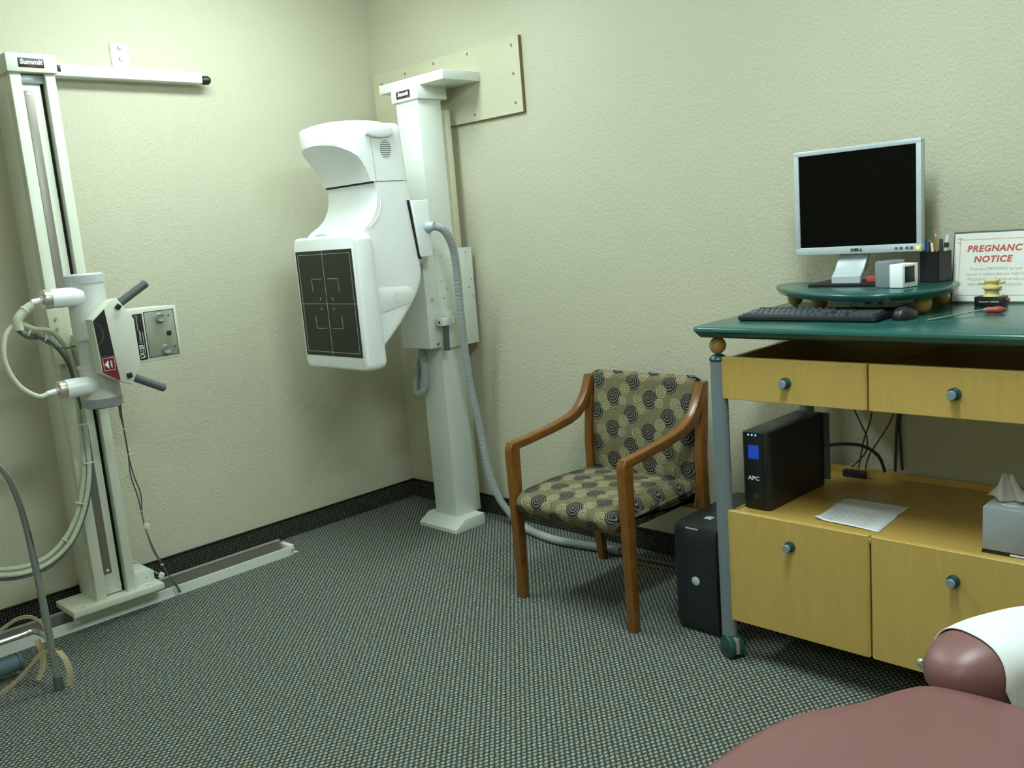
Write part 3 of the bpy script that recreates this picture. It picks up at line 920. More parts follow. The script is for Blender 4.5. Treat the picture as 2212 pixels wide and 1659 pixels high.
hl(ux(.04), ux(.96), vz(.035)); hl(ux(.04), ux(.96), vz(.962))
vl(ux(.04), vz(.962), vz(.035)); vl(ux(.96), vz(.962), vz(.035))
vl(ux(.485), vz(1.0), vz(0.0)); hl(ux(0), ux(1), vz(.50))
for su in (-1, 1):
    for sv in (-1, 1):
        cu_, cv = .485 + su * .235, .50 + sv * .235
        hl(min(ux(cu_), ux(cu_ - su * .18)), max(ux(cu_), ux(cu_ - su * .18)), vz(cv))
        vl(ux(cu_), min(vz(cv), vz(cv - sv * .12)), max(vz(cv), vz(cv - sv * .12)))
        cu_, cv = .485 + su * .115, .50 + sv * .055
        hl(min(ux(cu_), ux(cu_ - su * .035)), max(ux(cu_), ux(cu_ - su * .035)), vz(cv))
        vl(ux(cu_), min(vz(cv), vz(cv - sv * .028)), max(vz(cv), vz(cv - sv * .028)))
build(mk, 'alignment_marks', M['mark'], dt, smooth=False, label='pale alignment lines and corner brackets')
# hose from swivel cover, down to floor, behind chair
build(MB().lathe((.812, -.395, 1.528), (1, .35, .05), [(.024, 0), (.025, .004), (.024, .022), (.020, .030), (.018, .04)], 24), 'hose_fitting', M['hosefit'], DS, label='pale blue-grey hose fitting')
build(MB().tube([(.845, -.382, 1.53), (.865, -.345, 1.512), (.862, -.305, 1.462), (.848, -.275, 1.40), (.83, -.252, 1.28), (.805, -.230, 1.10), (.782, -.203, .91), (.765, -.170, .70), (.765, -.135, .50), (.785, -.120, .28), (.83, -.105, .14), (.93, -.105, .05), (1.04, -.135, .024), (1.27, -.175, .022), (1.46, -.150, .022), (1.62, -.130, .022)], .0185, 14, 10, ribs=(.0068, .0014)), 'flexible_hose', M['hose'], DS, label='grey corrugated hose running down to the floor')
build(MB().tube([(1.60, -.130, .020), (1.72, -.128, .012), (1.90, -.11, .010), (2.20, -.09, .010), (2.40, -.08, .010)], .006, 8), 'hose_cable', M['cableg'], DS)
build(MB().tube([(1.60, -.125, .018), (1.70, -.15, .006), (1.82, -.165, .005), (2.0, -.15, .005), (2.3, -.12, .005)], .003, 8), 'hose_cable', M['redpl'], DS, label='thin red wire')
# second hose, loop hanging behind the detector
build(MB().tube([(.52, -.42, 1.32), (.545, -.36, 1.24), (.556, -.318, 1.15), (.566, -.305, 1.06), (.572, -.30, .94), (.572, -.30, .82), (.555, -.30, .735), (.515, -.30, .695), (.480, -.295, .715), (.462, -.26, .79), (.452, -.21, .88), (.445, -.19, .98), (.445, -.19, 1.10)], .0185, 14, 8, ribs=(.0068, .0014)), 'hose_loop', M['hose'], DS, label='grey corrugated hose loop hanging below the head')

# ================================================================== ARMCHAIR
CH = thing('armchair', (1.85, -.43, 0), 'wooden armchair with swirl-patterned olive and plum upholstery', 'chair')


def side_frame(xc, nm):
    # front leg + arm + rear post as tapered swept beams in the y,z plane
    w = .019

    def beam(poly, x0, x1, bev, name):
        build(MB().prism(poly, 0, x0, x1, bev, 3), name, M['chairwood'], CH)
    # front leg
    beam([(-.728, .62), (-.722, .640), (-.712, .652), (-.672, .652), (-.678, .40), (-.684, 0), (-.720, 0)][::-1], xc - w, xc + w, .006, 'front_leg')
    # arm: from front corner, gently rising, sweeping up along the post
    cl = [(-.714, .634), (-.690, .637), (-.62, .642), (-.50, .654), (-.42, .664), (-.35, .676), (-.30, .694), (-.262, .722), (-.235, .760), (-.215, .800), (-.203, .842)]
    hw = [.016, .017, .017, .017, .018, .019, .021, .022, .020, .017, .012]
    top, bot = [], []
    for i, (y, z) in enumerate(cl):
        a = cl[max(i - 1, 0)]
        b_ = cl[min(i + 1, len(cl) - 1)]
        d = Vector((b_[0] - a[0], b_[1] - a[1])).normalized()
        n = Vector((-d.y, d.x))
        top.append((y + n.x * hw[i], z + n.y * hw[i]))
        bot.append((y - n.x * hw[i], z - n.y * hw[i]))
    build(MB().prism(top + bot[::-1], 0, xc - w - .001, xc + w + .001, .007, 3), 'arm', M['chairwood'], CH)
    # rear post / leg
    beam([(-.172, 0), (-.205, 0), (-.240, .38), (-.242, .55), (-.226, .70), (-.206, .845), (-.170, .845), (-.182, .70), (-.198, .55), (-.196, .38)], xc - w, xc + w, .006, 'rear_leg')


side_frame(1.571, 'l')
side_frame(2.138, 'r')
build(MB().box(1.588, 2.121, -.245, -.215, .335, .375, .004), 'rear_rail', M['chairwood'], CH)
build(MB().box(1.588, 2.121, -.66, -.63, .335, .372, .004), 'front_rail', M['chairwood'], CH)


def cushion(name, top_pts, x0, x1, thick, edge, nx=24, crown=.012, base_uv=(0, 0)):
    """padded slab: top_pts = profile (y,z) list along its length with outward normal side; extruded across x with rounded sides"""
    P = [Vector((0, y, z)) for y, z in top_pts]
    bm = bmesh.new()
    uvl = bm.loops.layers.uv.new('UVMap')
    n = len(P)
    s = [0]
    for i in range(1, n):
        s.append(s[-1] + (P[i] - P[i - 1]).length)
    cyy = sum(p.y for p in P) / n
    czz = sum(p.z for p in P) / n
    cen = Vector((0, cyy, czz))
    grid = []
    for j in range(nx + 1):
        u = j / nx
        x = x0 + (x1 - x0) * u
        # edge falloff: rounded side
        d = min(x - x0, x1 - x)
        k = 1.0 if d > edge else math.sqrt(max(0, 1 - (1 - d / edge) ** 2))
        row = []
        for i in range(n):
            sh = P[i].lerp(cen, 0)
            t_ = Vector((0, 0, 0))
            # shrink towards mid-plane at the sides
            prv, nxt = P[(i - 1) % n], P[(i + 1) % n]
            nn = (nxt - prv).normalized()
            nrm = Vector((0, -nn.z, nn.y))
            sh = P[i] + nrm * (-(1 - k) * thick * .42)
            row.append(bm.verts.new((x, sh.y, sh.z)))
        grid.append(row)
    for j in range(nx):
        for i in range(n):
            i2 = (i + 1) % n
            f = bm.faces.new((grid[j][i], grid[j][i2], grid[j + 1][i2], grid[j + 1][i]))
            si = s[i]
            si2 = s[i2] if i2 else s[-1] + (P[0] - P[-1]).length
            ua, ub = x0 + (x1 - x0) * j / nx, x0 + (x1 - x0) * (j + 1) / nx
            for lp, (a, b_) in zip(f.loops, ((ua, si), (ua, si2), (ub, si2), (ub, si))):
                lp[uvl].uv = (a + base_uv[0], b_ + base_uv[1])
    for row in (grid[0], grid[-1]):
        f = bm.faces.new(row)
        for lp in f.loops:
            lp[uvl].uv = (lp.vert.co.y + base_uv[0], lp.vert.co.z + base_uv[1])
    bmesh.ops.recalc_face_normals(bm, faces=bm.faces)
    return build(bm, name, M['fabric'], CH, ang=60)


def closed_smooth(pts, sub=5):
    P = [Vector((a, b)) for a, b in pts]
    n = len(P)
    out = []
    for i in range(n):
        a, b_, c, d = P[i - 1], P[i], P[(i + 1) % n], P[(i + 2) % n]
        for k in range(sub):
            u = k / sub
            q = 0.5 * ((2 * b_) + (c - a) * u + (2 * a - 5 * b_ + 4 * c - d) * u * u + (3 * b_ - a - 3 * c + d) * u ** 3)
            out.append((q.x, q.y))
    return out


seat = closed_smooth([(-.24, .365), (-.50, .362), (-.70, .372), (-.735, .386), (-.745, .415), (-.728, .443), (-.690, .458), (-.58, .466), (-.42, .464), (-.28, .452), (-.235, .44), (-.228, .40)])
cushion('seat', seat, 1.592, 2.117, .09, .028, base_uv=(.05, .045))
back = closed_smooth([(-.175, .842), (-.182, .60), (-.196, .42), (-.215, .405), (-.240, .42), (-.243, .60), (-.228, .72), (-.214, .80), (-.206, .840), (-.190, .852)])
cushion('backrest', back, 1.591, 2.118, .05, .014, base_uv=(.055, .04))

# ================================================================== DESK CART
DK = thing('computer_cart', (3.01, -.38, 0), 'rolling computer cart with dark green top, maple drawers and grey posts', 'desk')
ZT = 1.135


def rounded_top(poly, z1, th, name, mat, parent, r=1.0):
    """slab whose edge tapers underneath (bull-nose)"""
    def inset(f):
        cx = sum(p[0] for p in poly) / len(poly)
        cy = sum(p[1] for p in poly) / len(poly)
        out = []
        n = len(poly)
        for i in range(n):
            a = Vector(poly[i - 1]); b_ = Vector(poly[i]); c = Vector(poly[(i + 1) % n])
            e1 = (b_ - a).normalized(); e2 = (c - b_).normalized()
            nn = (Vector((-e1.y, e1.x)) + Vector((-e2.y, e2.x))).normalized()
            out.append((b_.x + nn.x * f, b_.y + nn.y * f))
        return out
    rr = []
    for f, z in ((.030, z1 - th), (.022, z1 - th), (.008, z1 - th * .62), (.000, z1 - th * .38), (.001, z1 - th * .18), (.005, z1 - th * .04), (.010, z1)):
        rr.append([(x, y, z) for x, y in inset(f * r)])
    return build(MB().loft(rr), name, mat, parent, ang=50)


def round_poly(pts, r, n=6):
    out = []
    m = len(pts)
    for i in range(m):
        a = Vector(pts[i - 1]); b_ = Vector(pts[i]); c = Vector(pts[(i + 1) % m])
        rr = r[i] if isinstance(r, (list, tuple)) else r
        d1 = (a - b_).normalized(); d2 = (c - b_).normalized()
        p1 = b_ + d1 * rr; p2 = b_ + d2 * rr
        for k in range(n + 1):
            u = k / n
            q = p1 * (1 - u) ** 2 + b_ * 2 * u * (1 - u) + p2 * u * u
            out.append((q.x, q.y))
    return out


desk_poly = round_poly([(2.452, -.715), (3.575, -.715), (3.60, -.015), (2.425, -.015)], [.035, .035, .02, .02])
rounded_top(desk_poly, ZT, .036, 'desktop', M['green'], DK)
for x in (2.515, 3.505):
    for y in (-.655, -.075):
        build(MB().sphere((x, y, 1.069), .0275), 'wood_ball', M['balls'], DK, label='turned wooden ball spacer')
        build(MB().lathe((x, y, 1.020), (0, 0, 1), [(.028, 0), (.029, .006), (.025, .013), (.013, .021), (0, .021)]), 'post_collar', M['greenp'], DK)
        build(MB().cyl((x, y, .075), (x, y, 1.022), .0265, seg=32), 'post', M['legblue'], DK)
        # caster
        cs = build(MB().lathe((x, y, .060), (0, 0, 1), [(0, 0), (.024, 0), (.028, .006), (.028, .018), (0, .018)]), 'caster_hood', M['greenp'], DK)
        wa = Matrix.Translation((x, y, 0)) @ Matrix.Rotation(math.radians(63), 4, 'Z')
        wh = MB()
        for s_ in (-1, 1):
            p0_ = wa @ Vector((s_ * .008, -.014, .040))
            dv_ = (wa.to_3x3() @ Vector((s_, 0, 0)))
            wh.lathe(p0_, dv_, [(.036, 0), (.040, .003), (.040, .014), (.036, .019), (.014, .021), (.010, .024), (0, .024)], 34)
        build(wh, 'caster_wheel', M['greenp'], cs)
        build(MB().box(-.008, .008, -.050, .010, .02, .076, .003, mat=wa), 'caster_fork', M['nickel'], cs)
# upper drawer carcass (open topped)
uc = MB()
uc.box(2.545, 2.560, -.645, -.06, .90, 1.030)
uc.box(3.46, 3.475, -.645, -.06, .90, 1.030)
uc.box(2.560, 3.46, -.645, -.06, .895, .910)
uc.box(2.560, 3.46, -.075, -.06, .91, 1.098)
uc.box(3.003, 3.017, -.645, -.075, .91, 1.00)
build(uc, 'upper_carcass', M['mapleshelf'], DK, smooth=False)
lc = MB()
lc.box(2.545, 2.560, -.645, -.045, .145, .505)
lc.box(3.46, 3.475, -.645, -.045, .145, .505)
lc.box(2.560, 3.46, -.645, -.045, .145, .160)
lc.box(2.560, 3.46, -.060, -.045, .16, .535)
build(lc, 'lower_carcass', M['mapleshelf'], DK, smooth=False)
build(MB().box(2.545, 3.475, -.668, -.060, .498, .514, .002).box(2.545, 2.5485, -.64, -.060, .514, .520, .001), 'open_shelf', M['mapleshelf'], DK)


def knob(x, y, z, parent):
    build(MB().lathe((x, y, z), (0, -1, 0), [(.0175, 0), (.0175, .006), (.011, .009), (.011, .022), (0, .022)], 24), 'knob', M['greenp'], parent, label='dark green knob')
    build(MB().lathe((x, y - .0215, z), (0, -1, 0), [(.0125, 0), (.0125, .006), (.011, .008), (0, .008)], 24), 'knob_face', M['knobface'], parent)


for (x0, x1, z0, z1, kx, kz, cut) in ((2.536, 3.0085, .898, 1.034, 2.76, .963, 'R'), (3.0135, 3.484, .898, 1.034, 3.250, .965, 'L'), (2.536, 3.0085, .138, .522, 2.757, .440, 'R'), (3.0135, 3.484, .138, .522, 3.248, .438, 'L')):
    rr = .010
    if cut == 'R':
        pl = [(x0, -.650), (x1, -.650), (x1, -.664), (x1 - .004, -.669), (x1 - rr, -.671), (x0, -.671)]
    else:
        pl = [(x0, -.650), (x1, -.650), (x1, -.671), (x0 + rr, -.671), (x0 + .004, -.669), (x0, -.664)]
    big = z1 - z0 > .2
    d = build(MB().prism(pl, 2, z0, z1, .0015, 1), 'cabinet_door' if big else 'drawer', M['maple'], DK)
    knob(kx, -.671, kz, d)

# ---- monitor riser
RS = thing('monitor_riser', (2.76, -.24, ZT), 'small dark green riser shelf on wooden balls standing on the cart top', 'shelf')
rp = [(2.455, -.060), (2.440, -.095), (2.446, -.140), (2.485, -.215), (2.56, -.305), (2.65, -.385), (2.75, -.450), (2.85, -.484), (2.93, -.490), (3.00, -.466), (3.055, -.415), (3.088, -.345), (3.096, -.26), (3.090, -.18), (3.070, -.115), (3.030, -.070), (2.96, -.058), (2.80, -.055), (2.60, -.055), (2.50, -.056)]
sm = closed_smooth(rp, 3)
rounded_top(sm, 1.212, .024, 'riser_top', M['green'], RS, r=.5)
for (x, y) in ((2.508, -.125), (2.668, -.262), (3.030, -.318), (3.005, -.095)):
    build(MB().sphere((x, y, ZT + .0275), .0275), 'wood_ball', M['balls'], RS, label='turned wooden ball foot')

ZR = 1.212
# ---- monitor
MN = thing('monitor', (2.70, -.20, ZR), 'flat silver-framed monitor with a dark screen on the riser', 'monitor')
mx0, mx1, mz0, mz1, my = 2.548, 2.978, 1.316, 1.668, -.185
fr_ = MB()
bw = .0165
fr_.box(mx0, mx1, my, my + .030, mz0, mz0 + .026, .003)
fr_.box(mx0, mx1, my, my + .030, mz1 - bw, mz1, .003)
fr_.box(mx0, mx0 + bw, my, my + .030, mz0 + .02, mz1 - .01, .003)
fr_.box(mx1 - bw, mx1, my, my + .030, mz0 + .02, mz1 - .01, .003)
build(fr_, 'bezel', M['bezel'], MN)
build(MB().box(mx0 + .014, mx1 - .014, my + .005, my + .010, mz0 + .022, mz1 - .014), 'screen', M['screen'], MN, smooth=False, label='black switched-off screen')
build(MB().box(mx0 + .003, mx1 - .001, my + .020, my + .034, mz0 + .003, mz1 - .003, .003).box(mx0 + .08, mx1 - .08, my + .034, my + .065, mz0 + .05, mz1 - .05, .01), 'back_shell', M['gripgrey'], MN)
text('DELL', .0125, (2.766, my - .0006, mz0 + .0125), (1, 0, 0), (0, 0, 1), M['black'], 'maker_lettering', MN, bold=.0006, sx=1.45)
for x in (2.898, 2.914, 2.933, 2.947):
    build(MB().lathe((x, my, mz0 + .0125), (0, -1, 0), [(.0052, 0), (.0052, .0015), (.003, .002), (0, .0015)], 16), 'monitor_button', M['gripgrey'], MN)
build(MB().lathe((2.967, my, mz0 + .0125), (0, -1, 0), [(.0045, 0), (.004, .0018), (0, .002)], 16), 'power_light', M['amber'], MN, label='amber power light')
# stand neck: S-shaped leaning plate
nk = [(my + .040, 1.42), (my + .052, 1.42), (my + .060, 1.33), (my + .035, 1.27), (my - .010, 1.245), (my - .012, ZR + .008), (my - .030, ZR + .008), (my - .030, 1.243), (my - .005, 1.262), (my + .035, 1.315)]
build(MB().prism(nk, 0, 2.690, 2.790, .003, 2), 'neck', M['silver'], MN)
build(MB().prism(round_poly([(2.615, -.245), (2.868, -.245), (2.868, -.075), (2.615, -.075)], .015), 2, ZR, ZR + .010, .002), 'base', M['black'], MN, label='flat black base')
build(MB().tube([(2.75, -.135, 1.31), (2.72, -.15, 1.30), (2.70, -.14, 1.28), (2.72, -.10, 1.25)], .003, 8), 'monitor_cable', M['black'], MN)

# ---- red box behind neck
solo(MB().box(2.805, 2.862, -.205, -.175, ZR + .010, ZR + .030, .003), 'stapler_case', M['redpl'], 'small red plastic case on the monitor base beside the neck', 'case')

# ---- wrist blood pressure monitor
BP = thing('wrist_monitor', (2.93, -.30, ZR), 'white wrist blood pressure monitor with a grey translucent cuff case', 'blood pressure monitor')
BM = Matrix.Translation((2.925, -.275, ZR)) @ Matrix.Rotation(math.radians(-14), 4, 'Z') @ Matrix.Diagonal((1.0, 1.1, 1.24, 1))
build(MB().prism(round_poly([(-.048, -.030), (.014, -.030), (.016, .040), (-.040, .040)], .014), 2, 0, .068, .004), 'cuff_case', M['cuff'], BP)
BP.children[0].data.transform(Matrix.Translation(-Vector(BP.location)) @ BM @ Matrix.Translation(BP.location))
c_ = build(MB().prism(round_poly([(.012, -.034), (.060, -.034), (.062, .036), (.016, .036)], .006), 2, .001, .060, .003), 'monitor_body', M['white'], BP)
s1 = build(MB().box(.0608, .0622, -.024, .018, .014, .054, .0004), 'display', M['black'], BP, label='small grey display')
s2 = build(MB().cyl((.0605, -.010, .008), (.0622, -.010, .008), .003, seg=14), 'button', M['silver'], BP)
for q in (c_, s1, s2):
    q.data.transform(Matrix.Translation(-Vector(BP.location)) @ BM @ Matrix.Translation(BP.location))

# ---- pen cup and pens
PC = thing('pen_cup', (3.015, -.125, ZR), 'square black pen cup at the right end of the riser', 'cup')
cupm = MB()
cxc, cyc = 2.992, -.105
cw = .033
for a, b_, c, d in ((-cw, -cw + .003, -cw, cw), (cw - .003, cw, -cw, cw), (-cw, cw, -cw, -cw + .003), (-cw, cw, cw - .003, cw)):
    cupm.box(cxc + a, cxc + b_, cyc + c, cyc + d, ZR, ZR + .098)
cupm.box(cxc - cw, cxc + cw, cyc - cw, cyc + cw, ZR, ZR + .004)
cupo = build(cupm, 'cup', M['black'], PC, smooth=False)
cv_ = Vector((cxc, cyc, ZR)) - OFF[PC.name]
cupo.data.transform(Matrix.Translation(cv_) @ Matrix.Rotation(math.radians(-14), 4, 'Z') @ Matrix.Translation(-cv_))


def stick(name, mat, p0, p1, r, label, cat, parts=()):
    p0, p1 = Vector(p0), Vector(p1)
    d = p1 - p0
    ln = d.length
    t = thing(name, p0, label, cat, 'pens in the black cup')
    build(MB().lathe(p0, d, [(r * .5, 0), (r, .006), (r, ln - .002), (r * .8, ln)], 14), 'barrel', mat, t)
    for nm, mt, a, b_, rr in parts:
        build(MB().lathe(p0 + d * a, d, [(rr, 0), (rr, ln * (b_ - a) - .002), (rr * .6, ln * (b_ - a))], 14), nm, mt, t)
    return t


stick('marker_pen', M['bluepl'], (2.972, -0.120, ZR + .005), (2.963, -0.126, ZR + .140), .0065, 'blue capped marker in the black pen cup', 'pen', [('cap', M['bluepl'], .60, 1.0, .0078)])
stick('ballpoint_pen', M['black'], (2.986, -0.120, ZR + .005), (2.981, -0.123, ZR + .128), .004, 'black pen with a pink tip in the cup beside the blue marker', 'pen', [('tip', M['pinkpl'], .93, 1.06, .0022)])
stick('ballpoint_pen', M['whitetxt'], (2.990, -0.108, ZR + .005), (2.987, -0.125, ZR + .126), .0042, 'white and violet pen in the black cup', 'pen')
stick('pencil', M['pencil'], (3.004, -0.110, ZR + .005), (2.994, -0.115, ZR + .162), .0036, 'yellow pencil with pink eraser sticking up from the cup', 'pencil', [('ferrule', M['nickel'], .88, .955, .0039), ('eraser', M['pinkpl'], .955, 1.0, .0037)])
stick('marker_pen', M['cabled'], (3.008, -0.095, ZR + .005), (3.007, -0.100, ZR + .136), .006, 'dark thick marker right of the pencil in the cup', 'pen')
stick('ballpoint_pen', M['silver'], (3.010, -0.105, ZR + .005), (3.026, -0.095, ZR + .148), .0065, 'pale grey pen leaning at the right side of the cup', 'pen', [('clip', M['cabled'], .72, .84, .0072)])

# ---- pregnancy notice
PN = thing('notice_sign', (3.16, -.06, ZT), 'framed PREGNANCY NOTICE sign leaning on the wall behind the cart', 'sign')
nx0, nx1 = 3.022, 3.285
A_ = Vector((0, -.050, ZT + .004))
B_ = Vector((0, -.016, ZT + .224))
upn = (B_ - A_).normalized()
rgn = Vector((1, 0, 0))
nn_ = rgn.cross(upn)
NMat = Matrix((rgn, upn, nn_)).transposed().to_4x4()
NMat.translation = Vector((nx0, A_.y, A_.z))
H_ = (B_ - A_).length
Wd = nx1 - nx0
build(MB().box(-.004, Wd + .004, -.004, H_ + .004, -.006, -.001, .001, mat=NMat), 'sign_holder', M['gripgrey'], PN)
build(MB().box(0, Wd, .002, H_ - .002, -.001, .0, mat=NMat), 'notice_sheet', M['noticep'], PN, smooth=False)
bd = MB()
for a, b_, c, d in ((.016, Wd - .016, .020, .0225), (.016, Wd - .016, H_ - .024, H_ - .0215), (.016, .0185, .02, H_ - .022), (Wd - .0185, Wd - .016, .02, H_ - .022), (.008, .020, H_ - .034, H_ - .030), (.010, .024, H_ - .022, H_ - .016)):
    bd.box(a, b_, c, d, 0, .0004, mat=NMat)
build(bd, 'printed_border', M['pinkink'], PN, smooth=False)


def ntext(s, size, x, y, mat, nm, **kw):
    text(s, size, NMat @ Vector((x, y, .0004)), rgn, upn, mat, nm, PN, ext=.0003, **kw)


ntext('PREGNANCY', .0275, .128, H_ - .053, M['redink'], 'heading_lettering', bold=.0010, shear=.18, sx=1.02, space=1.12)
ntext('NOTICE', .0275, .116, H_ - .087, M['redink'], 'heading_lettering', bold=.0010, shear=.18, sx=1.02, space=1.12)
for i, s_ in enumerate(('If you are PREGNANT or have', 'reason to believe that you might be', 'PREGNANT, please be certain to', 'inform the doctor or technician.')):
    ntext(s_, .0125, .128, H_ - .117 - i * .0165, M['greyink'], 'body_lettering', sx=.98)

# ---- vertebra model on a dark block
VM = thing('vertebra_model', (3.215, -.20, ZT), 'pale yellow plastic vertebra model on a black base', 'anatomy model')
vx, vy = 3.166, -.130
build(MB().box(vx - .034, vx + .036, vy - .018, vy + .018, ZT, ZT + .026, .002), 'base', M['black'], VM)
bl_ = MB()
xq = vx - .022
for wd_, hh in ((.0035, .0060), (.0025, .0042), (.0028, .0040), (.0030, .0040), (.0025, .0048), (.0022, .0038), (.0030, .0046), (0, 0), (.0032, .0050), (.0026, .0046), (.0030, .0050), (.0024, .0044), (.0034, .0048), (.0022, .0052)):
    if wd_:
        bl_.box(xq, xq + wd_ * .8, vy - .0184, vy - .0180, ZT + .0115, ZT + .0115 + hh * .75)
    xq += wd_ + .0006 if wd_ else .003
build(bl_, 'label_marks', M['mark'], VM, smooth=False, label='faded illegible label line')
vb = MB()
vb.lathe((vx + .003, vy, ZT + .026), (0, 0, 1), [(.021, 0), (.017, .004), (.016, .010), (.0175, .016), (.0225, .020), (.0225, .024), (.015, .028), (.0145, .033), (.018, .037), (.018, .041), (.010, .043), (0, .043)], 28)
build(vb, 'vertebrae', M['bone'], VM)
wg = MB()
for s_, z in ((-1, .033), (1, .034)):
    wg.lathe((vx + .003 + s_ * .012, vy, ZT + .026 + z), (s_, -.15, .05), [(.004, 0), (.0032, .014), (.0042, .018), (0, .021)], 12)
wg.lathe((vx + .014, vy, ZT + .026 + .018), (1, -.3, 0), [(.005, 0), (.004, .010), (0, .016)], 12)
wg.lathe((vx + .006, vy + .01, ZT + .026 + .040), (.1, .6, .5), [(.004, 0), (.003, .008), (0, .011)], 12)
build(wg, 'spinous_processes', M['bone'], VM)
build(MB().lathe((vx + .036, vy, ZT + .017), (1, 0, 0), [(.004, 0), (.0055, .004), (.004, .008), (0, .008)], 14), 'end_knob', M['redpl'], VM, label='small red knob')

sc_ = Matrix.Translation(Vector((vx, vy, ZT)) - OFF[VM.name]) @ Matrix.Scale(1.22, 4) @ Matrix.Translation(-(Vector((vx, vy, ZT)) - OFF[VM.name]))
for q in VM.children:
    q.data.transform(sc_)

# ---- red handled tool
TL = thing('red_handled_pick', (3.15, -.42, ZT), 'thin metal tool with a red handle lying on the cart top', 'tool')
h0, h1 = Vector((3.262, -.300, ZT + .011)), Vector((3.210, -.316, ZT + .011))
build(MB().lathe(h0, h1 - h0, [(0, 0), (.006, .004), (.0095, .014), (.010, .026), (.0085, .038), (.0095, .046), (.007, .054), (0, .055)], 18), 'handle', M['redpl'], TL, label='red handle')
build(MB().tube([h1, (3.196, -.332, ZT + .0115), (3.168, -.39, ZT + .009), (3.122, -.483, ZT + .0045), (3.114, -.500, ZT + .0035)], .0023, 10), 'shaft', M['chrome'], TL)
build(MB().lathe(h1 + Vector((.003, 0, 0)), (h1 - h0), [(.006, 0), (.0045, .007), (.0025, .010)], 14), 'ferrule', M['nickel'], TL)

# ---- keyboard
KB = thing('keyboard', (2.73, -.43, ZT), 'black computer keyboard on the front of the cart top', 'keyboard')
kx0, kx1, ky0, ky1 = 2.528, 2.985, -.555, -.385
rot = Matrix.Translation((2.755, -.47, ZT)) @ Matrix.Rotation(math.radians(1.2), 4, 'Z') @ Matrix.Translation((-2.755, .47, -ZT))
kp = round_poly([(kx0, ky0), (kx1, ky0), (kx1, ky1), (kx0, ky1)], .012)
body = MB()
rg = []
for f_, hfun in ((.006, lambda y: 0), (0, lambda y: .006), (.001, lambda y: .014 + (y - ky0) * .055), (.006, lambda y: .0175 + (y - ky0) * .055)):
    cxk, cyk = (kx0 + kx1) / 2, (ky0 + ky1) / 2
    rg.append([((x - cxk) * (1 - f_ / .23) + cxk, (y - cyk) * (1 - f_ / .085) + cyk, ZT + hfun(y)) for x, y in kp])
body.loft(rg)
kbb = build(body, 'keyboard_shell', M['kbd'], KB)
kbb.data.transform(Matrix.Translation(-OFF[KB.name]) @ rot @ Matrix.Translation(OFF[KB.name]))


def key_at(x, y, wx, wy=.0155):
    z = ZT + .0165 + (y - ky0) * .055
    m = MB()
    m.loft([[(x - wx / 2, y - wy / 2, z), (x + wx / 2, y - wy / 2, z), (x + wx / 2, y + wy / 2, z + .001), (x - wx / 2, y + wy / 2, z + .001)],
            [(x - wx / 2 + .0018, y - wy / 2 + .001, z + .006), (x + wx / 2 - .0018, y - wy / 2 + .001, z + .006), (x + wx / 2 - .0018, y + wy / 2 - .003, z + .007), (x - wx / 2 + .0018, y + wy / 2 - .003, z + .007)]])
    k = build(m, 'key', M['key'], KB, smooth=False)
    k.data.transform(Matrix.Translation(-OFF[KB.name]) @ rot @ Matrix.Translation(OFF[KB.name]))


rows = []
ys = [ky0 + .020 + i * .0195 for i in range(5)] + [ky0 + .020 + 5 * .0195 + .012]
X0 = kx0 + .014
layout = [
    [1.3, 1.2, 1.2, 6.0, 1.2, 1.2, 1.2, 1.5],
    [2.2] + [1] * 10 + [2.6],
    [1.8] + [1] * 11 + [2.1],
    [1.5] + [1] * 12 + [1.4],
    [1] * 13 + [2],
]
U_ = .0188
for r_i, lay in enumerate(layout):
    x = X0
    for wk in lay:
        key_at(x + wk * U_ / 2, ys[r_i], wk * U_ - .0016)
        x += wk * U_
for k in range(12):
    key_at(X0 + U_ * (.5 + 1.2 * k), ys[5], U_ - .002, .011)
nx_ = X0 + 15.4 * U_
for (cx_, r_i) in ((0, 0), (1, 0), (2, 0), (1, 1), (0, 3), (1, 3), (2, 3), (0, 4), (1, 4), (2, 4)):
    key_at(nx_ + U_ * (cx_ + .5), ys[r_i], U_ - .0016)
nx_ = X0 + 18.8 * U_
for r_i in range(5):
    for cx_ in range(4):
        key_at(nx_ + U_ * (cx_ + .5), ys[r_i], U_ - .0016)

# ---- mouse
MS = thing('mouse', (3.005, -.41, ZT), 'black computer mouse right of the keyboard', 'mouse')
rg = []
for f_, h in ((.93, 0), (1.0, .006), (.98, .014), (.90, .023), (.72, .030), (.42, .0345), (.05, .036)):
    rg.append([(3.030 + .032 * f_ * math.cos(a), -.447 + .054 * f_ * math.sin(a), ZT + h * (1 - .12 * math.sin(a))) for a in [2 * PI * k / 32 for k in range(32)]])
rotm = Matrix.Rotation(math.radians(20), 4, 'Z')
mbd = build(MB().loft(rg), 'mouse_body', M['kbd'], MS, ang=60)
build(MB().box(3.0275, 3.0325, -.490, -.473, ZT + .026, ZT + .034, .001), 'scroll_wheel', M['black'], MS)
solo(MB().tube([(3.028, -.392, ZT + .012), (3.00, -.34, ZT + .018), (2.96, -.25, ZT + .020), (2.93, -.25, ZT + .012), (2.88, -.28, ZT + .004), (2.80, -.22, ZT + .004), (2.72, -.15, ZT + .004), (2.70, -.03, ZT + .004)], .0016, 8), 'loose_cable', M['black'], 'thin black mouse cable curling under the green riser', 'cable', 'cables behind and on the cart')
